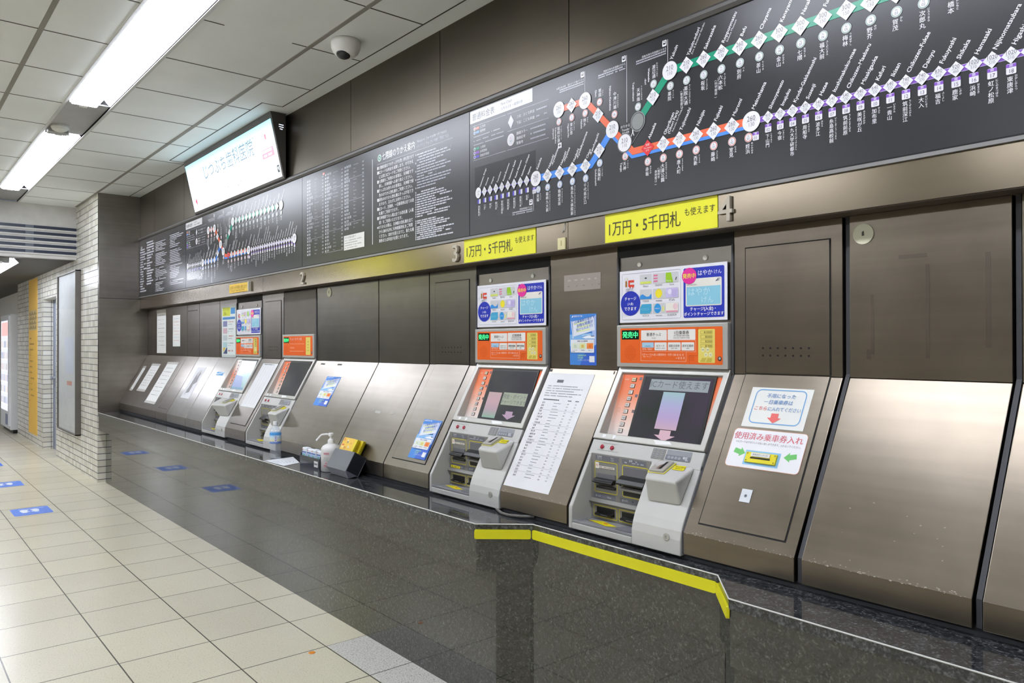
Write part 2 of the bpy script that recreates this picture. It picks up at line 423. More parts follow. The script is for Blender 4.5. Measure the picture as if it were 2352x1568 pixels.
# bronze end cladding of the tiled pier
b = MB(); b.box((-9.045, 1.832, CT), (-9.013, 2.36, 1.953), M['bronze_grey']); b.box((-9.045, 1.832, 1.958), (-9.013, 2.36, ZC), M['bronze_grey'])
b.box((-9.045, 1.84, 1.95), (-9.017, 2.36, 1.96), M['dark']); struct(b.build('trim_5'))
# tiled wall left of the counter with a door recess
b = MB(); W = 1.829
for x0, x1, z0, z1 in ((-11.45, -9.045, 0, ZC), (-14.9, -12.45, 0, ZC), (-12.45, -11.45, 2.098, ZC)):
    b.add([(x0, W, z0), (x1, W, z0), (x1, W, z1), (x0, W, z1)], [(0, 1, 2, 3)], M['tile_x'])
b.add([(-9.045, W, 0), (-9.045, 2.36, 0), (-9.045, 2.36, CT), (-9.045, W, CT)], [(0, 1, 2, 3)], M['tile_y'])
b.add([(-9.045, W, CT), (-9.045, 1.832, CT), (-9.045, 1.832, ZC), (-9.045, W, ZC)], [(0, 1, 2, 3)], M['dark'])
b.add([(-12.45, W, 0), (-12.45, 2.0, 0), (-12.45, 2.0, 2.098), (-12.45, W, 2.098)], [(0, 1, 2, 3)], M['tile_y'])
b.add([(-11.45, 2.0, 0), (-11.45, W, 0), (-11.45, W, 2.098), (-11.45, 2.0, 2.098)], [(0, 1, 2, 3)], M['tile_y'])
b.add([(-12.45, W, 2.098), (-12.45, 2.0, 2.098), (-11.45, 2.0, 2.098), (-11.45, W, 2.098)], [(0, 1, 2, 3)], M['white'])
b.add([(-14.9, 2.6, 0), (-14.9, W, 0), (-14.9, W, ZC), (-14.9, 2.6, ZC)], [(0, 1, 2, 3)], M['tile_y'])
struct(b.build('wall_left'))
b = MB(); dm = plain('#9aa0ae', .4, .3, name='grey_steel_door'); b.box((-12.45, 1.96, 0), (-11.45, 2.0, 2.098), dm)
b.box((-12.45, 1.95, 0), (-12.41, 1.96, 2.098), dm); d = struct(b.build('door_1'))
h = MB(); h.lathe((-12.33, 1.96, 1.0), [(.025, 0), (.025, .04), (.03, .045), (.03, .06)], M['chrome'], 16, Vector((0, -1, 0))); h.build('door_handle', d)
# far alcove, lintel, end wall, opposite wall, near end
b = MB(); b.box((-24, 2.6, 0), (-14.9, 2.7, 2.5), M['white']); b.box((-24, 2.085, 2.05), (-14.902, 2.6, 2.46), M['white'])
g = wall_art(2.085, .001)
for i in range(9): g.rect(-16.9+i*.22, 2.24, -16.76+i*.22, 2.33, '#b5b2ac', 0); g.rect(-16.86+i*.22, 2.27, -16.8+i*.22, 2.3, '#e3e1da', 1)
o = struct(b.build('wall_far_side')); g.build('lettering', o)
b = MB(); b.box((-24.1, -7, 0), (-24, 2.7, ZC), M['white']); struct(b.build('wall_far'))
b = MB(); b.box((-24, -7.1, 0), (4, -7, ZC), plain('#8f877b', .5, name='beige_stone_cladding')); struct(b.build('wall_front'))
b = MB(); b.box((4, -7, 0), (4.1, 2.7, ZC), plain('#9a948a', .5, name='beige_stone_end')); struct(b.build('wall_right'))
# lower ceiling beyond the striped beam
b = MB(); lc = plain('#54524f', .8, name='dark_grey_ceiling'); b.box((-24, -7, 2.455), (-10.25, 2.7, 2.5), lc); struct(b.build('ceiling_low'))
# striped cross beam
b = MB(); wb = plain('#cfcdca', .45, name='white_beam'); nv = plain('#1f2a40', .4, name='navy_stripe'); gp = plain('#5d6470', .4, name='pale_clip')
b.box((-10.27, -7, 2.455), (-10.17, W, ZC), wb)
for i in range(5):
    z = 2.805-.07*i; b.box((-10.169, -7, z-.017), (-10.160, W, z+.017), nv); b.box((-10.1695, -7, z-.034), (-10.158, W, z-.017), wb)
    b.box((-10.168, 1.32, z-.017), (-10.1595, 1.40, z+.017), gp)
struct(b.build('trim_6'))

# ================================================================== LAMPS
dif = glow('#eef3ff', LAMP)
def ceiling_light(x0, x1, label, y0=LY0, y1=LY1, z=ZC, group='fluorescent ceiling lamps'):
    t = thing('ceiling_light', ((x0+x1)/2, (y0+y1)/2, z+.1), label, 'lamp', group)
    f = y1-y0
    MB().box((x0, y0+.022, z-.015), (x1, y0+f*.66, z+.03), dif).build('diffuser', t)
    MB().prism_x([(y0+f*.70, z+.09), (y1-.004, z+.004), (y1-.002, z+.004), (y0+f*.70, z+.1)], x0, x1, plain('#f0f0ee', .35, name='white_reflector', var=.01)).build('reflector', t)
    mm = plain('#b9b9bb', .4, name='lamp_end')
    for xa, xb in ((x0-.02, x0), (x1, x1+.02)): MB().box((xa, y0+.01, z-.006), (xb, y0+f*.66, z+.08), mm).build('end_cap', t)
    for xe, sg in ((x0, -1), (x1, 1)): MB().box((xe, y0+.075, z-.014), (xe+sg*.055, y0+.12, z+.01), plain('#f4f4f2', .3, name='lamp_holder_white')).build('tube_end', t)
    return t
ceiling_light(-9.33, -6.705, 'farther bright fluorescent strip lamp in the ceiling, next to the striped beam')
ceiling_light(-5.75, -3.125, 'nearer bright fluorescent strip lamp running out of the top of the photo')
ceiling_light(-2.17, .455, 'fluorescent strip lamp straight above the counter, nearest the camera')
ceiling_light(-12.6, -10.4, 'lamp under the low dark ceiling beyond the striped beam', 1.0, 1.29, 2.40)
for i, xa in enumerate((-9.33, -5.75, -2.17)):
    ceiling_light(xa, xa+2.62, ['farthest', 'middle', 'nearest'][i]+' fluorescent strip lamp on the far side of the concourse', -2.1, -1.84, ZC-.09)
ceiling_light(-13.0, -10.4, 'unseen added lamp under the low dark ceiling on the far side of the concourse', -1.6, -1.3, 2.40)  # this and the next two: unseen lamps added to brighten the left end
ceiling_light(-16.8, -14.2, 'second unseen added lamp under the low dark ceiling on the far side of the concourse', -1.6, -1.3, 2.40)
ceiling_light(-20.6, -18.0, 'third unseen added lamp under the low dark ceiling on the far side of the concourse', -1.6, -1.3, 2.40)
# bare cover plates and detector in the gap of the lamp row
b = MB()
for x0, x1 in ((-6.68, -5.775), (-10.165, -9.355), (-3.1, -2.195)): b.box((x0, LY0+.002, ZC+.012), (x1, LY1-.001, ZC+.02), plain('#a8a8a9', .4, .4, name='cover_plate'))
struct(b.build('trim_7'))
t = thing('smoke_detector', (-6.5, 1.05, ZC), 'round white detector between the two strip lamps in the ceiling', 'detector')
MB().lathe((-6.5, 1.06, ZC+.012), [(.06, 0), (.06, .012), (.05, .03), (.03, .042)], M['white'], 24, Vector((0, 0, -1))).build('housing', t, smooth=False)
MB().box((-6.66, 1.0, ZC-.02), (-6.57, 1.13, ZC+.012), plain('#a7a7a5', .4, .4)).build('bracket', t, .004)
# security camera
t = thing('dome_camera', (-3.69, 1.93, ZC), 'white dome security camera with dark lens on the ceiling', 'security camera')
MB().lathe((-3.69, 1.93, ZC), [(.078, 0), (.079, .02), (.076, .04), (.066, .062), (.05, .078), (.03, .087), (.005, .09)], plain('#e6e4de', .35, name='white_plastic'), 32, Vector((0, 0, -1))).build('housing', t, smooth=True)
MB().lathe((-3.683, 1.915, ZC-.055), [(.040, 0), (.040, .018), (.036, .03), (.026, .038), (.01, .042)], plain('#26272a', .12, name='smoked_dome'), 24, Vector((.15, -.2, -1))).build('lens_dome', t, smooth=True)

# ================================================================== COUNTER
EDGE = [(-9.01, 1.825), (-2.412, 1.825), (-2.261, 1.992), (-1.398, 1.985), (-1.25, 1.825), (1.6, 1.825)]
t = thing('counter', (-3.7, 2.0, 0), 'long polished black granite counter along the ticket machines', 'counter')
BACK = 2.2
b = MB(); b.prism_z(EDGE+[(1.6, BACK), (-9.01, BACK)], CT-.03, CT, M['granite_top']); b.build('countertop', t)
fas = [(-9.0, 1.829), (-2.414, 1.829), (-2.264, 1.996), (-2.264, 2.06), (-9.0, 2.06)]
b = MB(); b.prism_z(fas, .557, CT-.001, M['granite']); b.prism_z([(-1.40, 1.996), (-1.396, 1.992), (-1.248, 1.829), (1.6, 1.829), (1.6, 2.06), (-1.40, 2.06)], .557, CT-.001, M['granite']); b.build('fascia', t)
b = MB(); xs = [-8.985, -8.1, -7.2, -6.3, -5.4, -4.5, -3.48, -2.4]
for x0, x1 in zip(xs, xs[1:]): b.box((x0+.0008, 1.895, .0), (x1-.0008, 2.1, .557), M['granite'])
b.prism_z([(-2.4, 1.895), (-2.372, 1.895), (-2.276, 1.999), (-2.276, 2.1), (-2.4, 2.1)], 0, .557, M['granite'])
b.prism_z([(-1.40, 1.999), (-1.383, 1.999), (-1.28, 1.895), (1.6, 1.895), (1.6, 2.1), (-1.40, 2.1)], 0, .557, M['granite'])
b.build('base_panel', t)
b = MB(); b.box((-2.28, 1.9945, 0), (-1.38, 2.1, CT-.002), M['granite']); b.build('niche_panel', t)
ed = plain('#dcdcd8', .3, name='worn_stone_edge'); b = MB()
for p, q in zip(EDGE, EDGE[1:]): b.tube([(p[0], p[1], CT-.001), (q[0], q[1], CT-.001)], .0022, ed, 6)
b.build('worn_edge', t)
def strip(p, q, z0, z1, th=.003):
    d = Vector((q[0]-p[0], q[1]-p[1], 0)).normalized(); n = Vector((d.y, -d.x, 0))
    a = Art((p[0], p[1], 0), d, (0, 0, 1)); L = math.hypot(q[0]-p[0], q[1]-p[1])
    pts = []
    r = .007
    for cx, cy, a0 in ((L-r, z1-r, 0), (r, z1-r, 90), (r, z0+r, 180), (L-r, z0+r, 270)):
        for k in range(4): an = math.radians(a0+k*30); pts.append((cx+r*math.cos(an), cy+r*math.sin(an)))
    nn = len(pts); a.base = -.003; vs = [a.P(*w) for w in pts]; a.base = th+.003; vs += [a.P(*w) for w in pts]
    a.add(vs, [tuple(range(nn, 2*nn))]+[(i, (i+1) % nn, nn+(i+1) % nn, nn+i) for i in range(nn)], M['yellow'])
    return a
for p, q in (((-2.413, 1.819), (-2.266, 1.986)), ((-2.26, 1.9925), (-1.402, 1.9855)), ((-1.398, 1.984), (-1.25, 1.824))):
    o = strip(p, q, CT-.058, CT-.022).build('edge_strip', t); o['label'] = 'yellow edge strip'
# floor-level plinth line between counter and machines
b = MB(); b.box((-9.013, 2.052, CT), (4, 2.2, .772), M['plinth']); struct(b.build('baseboard_back'))

# ================================================================== CABINET PANELS
def prof(d=0): return [(SY+d, .766), (SY+d, SZ), (TY+d, TZ), (TY+d, 1.846), (2.36, 1.846), (2.36, .766)]
def chips(x0, x1, n):
    a = slope_art(.0008); m = plain('#b3aa9d', .6, name='bare_metal_chip')
    for i in range(n):
        x = x0+random.random()*(x1-x0); s = random.random()**2*.012-.001 if random.random() < .85 else random.random()*.2
        r = .001+random.random()*.0025
        a.poly([(x+r*random.uniform(.5, 1.6)*math.cos(k), s+.6*r*random.uniform(.4, 1.2)*math.sin(k)) for k in (0, 1.2, 2.5, 3.6, 5)], m)
    return a
def cabinet(x0, x1, label, mat='bronze', nchips=0, doors=None, upper=None):
    t = thing('machine_cabinet', ((x0+x1)/2, 2.2, .766), label, 'cabinet', 'metal cabinets between the ticket machines')
    g = .004
    MB().prism_x([(SY, .768), (SY, SZ), (TY, TZ), (2.36, TZ), (2.36, .768)], x0+g, x1-g, M[mat]).build('sloped_front', t, .002)
    MB().box((x0+g, TY, TZ+.0015), (x1-g, 2.36, 1.846), M[upper or ('bronze_grey' if mat == 'steel' else mat)]).build('upper_panel', t, .0015)
    if nchips: chips(x0+.01, x1-.01, nchips).build('bare_chips', t)['kind'] = 'stuff'
    if doors:
        a0, a1 = doors
        u = wall_art(TY, 0); u.slab(a0-.004, TZ+.004, a1+.004, 1.785, .0012, M['dark']); u.slab(a0, TZ+.006, a1, 1.781, .003, M[upper or mat])
        d = u.build('upper_door', t)
        v = wall_art(TY, .0034)
        for k in range(7):
            for j in range(2): v.ell(a0+(a1-a0)*(.22+.55*k/6), 1.438-.025*j, .0042, .0036, M['dark'], 0, 10)
        v.build('vent_hole', d)['kind'] = 'stuff'
        l = slope_art(0); l.slab(a0-.004, .038, a1+.004, .585, .0012, M['dark']); l.slab(a0, .0425, a1, .5845, .003, M[mat]); l.build('lower_door', t)
    return t
b = MB()
for x0, x1 in ((-1.165, -1.152), (-.702, -.689)): b.prism_x([(SY+.012, .768), (SY+.012, SZ), (TY+.012, TZ+.01), (TY+.012, 1.846), (2.374, 1.846), (2.374, .768)], x0, x1, M['plinth'])
struct(b.build('trim_8'))
cabinet(-9.011, -7.64, 'wide metal cabinet with three taped notes on its slope, next to the tiled pier', 'bronze_grey')
cabinet(-7.64, -7.285, 'narrow metal cabinet with a small slot line, second from the tiled pier', 'bronze_grey')
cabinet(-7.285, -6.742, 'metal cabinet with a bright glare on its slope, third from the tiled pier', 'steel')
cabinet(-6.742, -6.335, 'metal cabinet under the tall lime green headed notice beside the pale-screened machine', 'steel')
cabinet(-5.797, -5.387, 'narrow metal cabinet with vented door and long pale fare sheet beside the machine numbered 2', 'bronze_grey', 0, (-5.729, -5.437))
cabinet(-4.845, -4.017, 'wide metal cabinet with a blue flyer on its slope behind the water bottle', 'bronze_grey', 25, None, 'bronze_dark')
cabinet(-4.017, -3.475, 'scratched metal cabinet behind the black leaflet holder', 'bronze_grey', 12, None, 'bronze_dark')
cabinet(-3.475, -3.05, 'narrow cabinet with vented door and blue flyer on its slope, left of machine number 3', 'bronze_grey', 10, (-3.413, -3.112), 'bronze_dark')
cabinet(-2.512, -2.104, 'brown cabinet carrying the long white fare sheet between machines 3 and 4', 'bronze', 14)
c10 = cabinet(-1.564, -1.166, 'brown cabinet with the yellow ticket return slot, right of machine number 4', 'bronze', 40, (-1.512, -1.211))
cabinet(-1.151, -.703, 'wide brown cabinet with scratched shiny slope and no notices at the right', 'bronze', 75)
cabinet(-.688, 1.3, 'brown cabinet cut off by the right edge of the photo', 'bronze', 30)

def marks(o, art, rects, col, name):
    for r in rects: art.rect(*r, col, 0)
    m = art.build(name, o); m['kind'] = 'stuff'
cab = {o['label'].split(' ')[0]+str(i): o for i, o in enumerate(x for x in bpy.data.objects if x.name.startswith('machine_cabinet'))}
cabs = list(cab.values())
st = bronze('adhesive_residue', '#776e63', .36)
marks(cabs[10], wall_art(TY, .0006), ((-1.082, 1.42, -1.073, 1.60), (-.925, 1.41, -.914, 1.68), (-.771, 1.44, -.758, 1.70), (-1.095, 1.405, -1.082, 1.435), (-1.0, 1.70, -.92, 1.712)), st, 'adhesive_residue')
tp = plain('#a5a19c', .5, name='old_tape'); dkt = plain('#4b4845', .6, name='dark_tape_scrap')
marks(cabs[6], slope_art(.0007), ((-3.79, .268, -3.735, .282), (-3.63, .272, -3.585, .288)), tp, 'tape_remnant')
marks(cabs[5], slope_art(.0007), ((-4.76, .556, -4.70, .566), (-4.52, .556, -4.46, .566)), dkt, 'tape_scrap')
marks(cabs[8], slope_art(.0007), ((-2.508, .568, -2.49, .58), (-2.125, .566, -2.118, .58)), dkt, 'tape_scrap')
# ================================================================== TICKET MACHINES
def ic_poster(x0, label, screws=True):
    a = wall_art(YV-.004, 0, 'gloss'); X = x0
    a.slab(X+.006, 1.538, X+.511, 1.7435, .003, '#ecebf2')
    a.rframe(X+.018, 1.549, X+.309, 1.732, .006, .001, '#8f93a8', 1)
    a.rr(X+.322, 1.549, X+.4995, 1.732, .006, '#2d3bb5', 1)
    a.text('はやか', X+.385, 1.703, .022, '#f2f2ff', 2, b=.01); a.text('けん', X+.455, 1.705, .017, '#f2f2ff', 2)
    a.rr(X+.332, 1.591, X+.489, 1.692, .006, '#ece8e0', 2); a.rect(X+.337, 1.595, X+.484, 1.662, '#8fcbe2', 3)
    a.text('HAYAKAKEN', X+.337, 1.667, .0075, '#5a5a66', 3); a.text('はやか', X+.342, 1.632, .033, '#c3e6f2', 4); a.text('けん', X+.4, 1.603, .028, '#c3e6f2', 4)
    a.line((X+.464, 1.677), (X+.474, 1.686), .0018, '#2c3566', 4); a.line((X+.472, 1.686), (X+.482, 1.6865), .0018, '#2c3566', 4); a.line((X+.466, 1.6805), (X+.48, 1.6808), .0018, '#2c3566', 4)
    a.ell(X+.349, 1.703, .033, .030, '#e5359c', 5); a.text('発売中', X+.349, 1.696, .0195, '#f8ee3a', 6, al='c', b=.03)
    a.text('チャージ(入金)・', X+.41, 1.575, .0155, '#ffffff', 2, al='c', b=.03); a.text('ポイントチャージできます', X+.411, 1.557, .0145, '#ffffff', 2, al='c', b=.03)
    a.ell(X+.063, 1.614, .051, .049, '#2d3bb5', 2); a.text('チャージ', X+.063, 1.627, .0155, '#ffffff', 3, al='c', b=.03); a.text('(入金)', X+.063, 1.608, .012, '#ffffff', 3, al='c'); a.text('できます', X+.063, 1.587, .0165, '#ffffff', 3, al='c', b=.03)
    # the little round-cornered IC emblem
    a.rect(X+.036, 1.68, X+.046, 1.704, '#a9773f', 2); a.ell(X+.042, 1.712, .008, .0045, '#c9b9a0', 2); a.ell(X+.042, 1.712, .0062, .0032, '#f4f2ee', 3)
    for q in ((.052, 1.682, .06, 1.703), (.052, 1.697, .082, 1.706), (.052, 1.68, .082, 1.688)): a.rect(X+q[0], q[1], X+q[2], q[3], '#dd4636', 2)
    a.ell(X+.062, 1.679, .004, .004, '#dd4636', 3); a.ell(X+.076, 1.679, .004, .004, '#dd4636', 3)
    a.text('全国相互利用', X+.058, 1.6685, .0065, '#55555f', 2, al='c'); a.text('交通系ICカード', X+.06, 1.6615, .0065, '#55555f', 2, al='c')
    names = (('Kitaca', 'PASMO', 'Suica'), ('TOICA', 'manaca', 'PiTaPa'), ('ICOCA', 'nimoca', 'SUGOCA'))
    for j, yb in enumerate((1.685, 1.6265, 1.57)):
        for i, xb in enumerate((.112, .177, .239)):
            p, q = X+xb, yb; a.rr(p, q, p+.059, q+.039, .003, '#cfd0d2', 2)
            if (i, j) == (0, 0): a.rect(p+.002, q+.002, p+.057, q+.011, '#d6e06a', 3); a.ell(p+.03, q+.024, .006, .003, '#4c5055', 3)
            if (i, j) == (1, 0):
                for k in range(3): a.rect(p+.004, q+.006+.011*k, p+.024, q+.012+.011*k, '#e2799e', 3)
            if (i, j) == (2, 0): a.poly([(p+.001, q+.001), (p+.036, q+.001), (p+.026, q+.038), (p+.001, q+.038)], '#9ccb2e', 3); a.text('Suica', p+.003, q+.004, .011, '#e9f4d0', 4); a.line((p+.047, q+.008), (p+.052, q+.019), .004, '#3b3d44', 3)
            if (i, j) == (0, 1): a.poly([(p+.001, q+.001), (p+.058, q+.001), (p+.058, q+.022), (p+.047, q+.011), (p+.034, q+.01), (p+.014, q+.021), (p+.001, q+.015)], '#3c92dd', 3)
            if (i, j) == (1, 1): a.ell(p+.029, q+.02, .0165, .0175, '#f2e23c', 3)
            if (i, j) == (2, 1): a.rect(p+.001, q+.001, p+.058, q+.038, '#cdc3ea', 3); a.ell(p+.02, q+.024, .009, .01, '#e9e4f6', 4); a.rect(p+.03, q+.004, p+.054, q+.032, '#c0b3e2', 4)
            if (i, j) == (0, 2): a.poly([(p+.001, q+.001), (p+.05, q+.001), (p+.058, q+.012), (p+.058, q+.038), (p+.012, q+.038), (p+.001, q+.026)], '#49a6cf', 3); a.text('ICOCA', p+.006, q+.014, .013, '#7cc4e2', 4)
            if (i, j) == (1, 2): a.ell(p+.023, q+.0195, .0165, .0185, '#3a9ade', 3); a.text('nimoca', p+.023, q+.017, .008, '#e7f2fb', 4, al='c'); a.rect(p+.046, q+.008, p+.055, q+.026, '#dfe08a', 3)
            if (i, j) == (2, 2): a.rect(p+.001, q+.009, p+.058, q+.038, '#efeae0', 3); a.ell(p+.046, q+.024, .011, .012, '#eccbd2', 4); a.rect(p+.002, q+.003, p+.056, q+.009, '#e39ab0', 3)
            a.text(names[j][i], p+.029, q-.0105, .0105, '#62646c', 2, al='c')
    o = a.build('card_poster'); return tag(o, label, 'poster', 'contactless card posters above the machines')

def orange_panel(t, X, kind):
    f = Art((0, YV-.004, 0), (1, 0, 0), (0, 0, 1))
    f.slab(X-.003, 1.3625, X+.5185, 1.528, .012, M['silver'], -.03); f.build('price_panel_frame', t, .003)
    a = wall_art(YV-.016, .0005, 'gloss'); O = '#ee6a2c'
    a.rr(X+.017, 1.378, X+.498, 1.515, .005, O, 0)
    led = Art((0, YV-.016, 0), (1, 0, 0), (0, 0, 1), .001, 'glow', 2.2)
    if kind == 2:
        a.rect(X+.025, 1.468, X+.114, 1.507, '#10231a', 1); led.text('発売中', X+.07, 1.476, .029, '#38e87e', 2, al='c', b=.03)
        a.text('きっぷ・おつり 小銭', X+.13, 1.487, .021, '#ffd9c4', 1, b=.02); a.rect(X+.13, 1.46, X+.37, 1.462, '#ffc9a8', 1); a.text('のりかえ', X+.135, 1.425, .018, '#ffc9a8', 1)
        a.rect(X+.13, 1.408, X+.37, 1.41, '#ffc9a8', 1)
        a.rr(X+.394, 1.384, X+.466, 1.506, .004, '#ecd66e', 1)
        for k, s in enumerate(('1000', '500', '100', '50 10')): a.text(s, X+.43, 1.47-.02*k, .013, '#6b6136', 2, al='c')
    else:
        a.rect(X+.025, 1.471, X+.114, 1.508, '#10231a', 1); led.text('発売中', X+.07, 1.479, .0275, '#38e87e', 2, al='c', b=.03)
        a.rr(X+.125, 1.467, X+.251, 1.506, .003, '#eeebe6', 1); a.text('普通きっぷ', X+.188, 1.484, .0145, '#3a3a3a', 2, al='c', b=.01); a.text('TICKET', X+.188, 1.473, .007, '#55534f', 2, al='c')
        a.rr(X+.255, 1.468, X+.382, 1.507, .003, '#eeebe6', 1); a.text('1日乗車券', X+.319, 1.489, .0155, '#3a3a3a', 2, al='c', b=.01)
        a.text('(地下鉄全線1日乗り放題)', X+.319, 1.481, .0065, '#55534f', 2, al='c'); a.text('ONE DAY SUBWAY PASS', X+.319, 1.473, .0068, '#55534f', 2, al='c')
        a.rect(X+.130, 1.439, X+.188, 1.459, '#a9cfe6', 2); a.rect(X+.145, 1.444, X+.172, 1.446, '#5f86b0', 3); a.dashes(X+.132, 1.434, .05, .002, '#ffd0b4', 2); a.dashes(X+.132, 1.43, .05, .002, '#ffd0b4', 2)
        for p, q, s, u in ((.192, .251, 'ICカード', '(無記名式・記名式)'), (.256, .316, '通勤定期券', '(新規・継続)'), (.3195, .377, '通学定期券', '(継続)')):
            a.rr(X+p, 1.4285, X+q, 1.459, .003, '#eeebe6', 2); a.text(s, X+(p+q)/2, 1.442, .0103 if len(s) == 5 else .0115, '#333333', 3, al='c', b=.01); a.text(u, X+(p+q)/2, 1.4345, .0052, '#444444', 3, al='c')
        P = [(.124, 1.466), (.382, 1.466), (.382, 1.4245), (.341, 1.4245), (.339, 1.388), (.124, 1.388)]
        for k in range(6): a.line((X+P[k][0], P[k][1]), (X+P[(k+1) % 6][0], P[(k+1) % 6][1]), .001, '#ffd8c2', 1)
        a.line((X+.13, 1.4245), (X+.34, 1.4245), .0008, '#ffd8c2', 1)
        a.text('○チャージ(入金) ○履歴表示・印字 ○無 記 名 式', X+.13, 1.409, .0092, '#ffe0cc', 2); a.text('現金・ポイント', X+.135, 1.402, .006, '#ffd8c2', 2); a.text('→ 記 名 式', X+.335, 1.397, .0092, '#ffe0cc', 2, al='r')
        a.line((X+.392, 1.515), (X+.392, 1.41), .0008, '#a84416', 1); a.line((X+.353, 1.41), (X+.392, 1.41), .0008, '#a84416', 1); a.line((X+.353, 1.41), (X+.353, 1.38), .0008, '#a84416', 1)
        a.rr(X+.394, 1.3845, X+.466, 1.506, .004, '#ead871', 1)
        for k, s in enumerate(('¥10000', '¥5000', '¥2000', '¥1000')):
            a.frame(X+.405, 1.489-.0165*k, X+.456, 1.501-.0165*k, .0006, '#55502e', 2); a.text(s, X+.454, 1.4908-.0165*k, .0115, '#4a4528', 2, al='r')
        for p, q, s in ((.415, 1.432, '500'), (.435, 1.432, '100'), (.428, 1.414, '50'), (.447, 1.414, '10')):
            a.ell(X+p, q, .0084, .0084, '#f1ebb8', 2, 18); a.text(s, X+p, q-.0032, .0085, '#6b6a50', 3, al='c', sx=.85)
        a.poly([(X+.402, 1.388), (X+.412, 1.402), (X+.43, 1.402), (X+.423, 1.388)], '#d0bb55', 2); a.poly([(X+.428, 1.388), (X+.436, 1.402), (X+.455, 1.402), (X+.452, 1.388)], '#d0bb55', 2)
    for i in range(10):
        for j in range(11):
            p, q = -.027+.006*i, -.03+.006*j
            if p*p+q*q < .031**2: a.ell(X+.070+p, 1.418+q, .0014, .0012, '#b7410f', 1, 6)
    for i in range(4):
        for j in range(4): a.ell(X+.357+.0055*i, 1.393+.0055*j, .0013, .0012, '#b7410f', 1, 6)
    a.ell(X+.486, 1.400, .0085, .0085, '#3a3836', 1, 18); a.ell(X+.486, 1.401, .0045, .0045, '#b9b7b2', 2, 14)
    a.build('price_panel', t); led.build('led_sign', t)

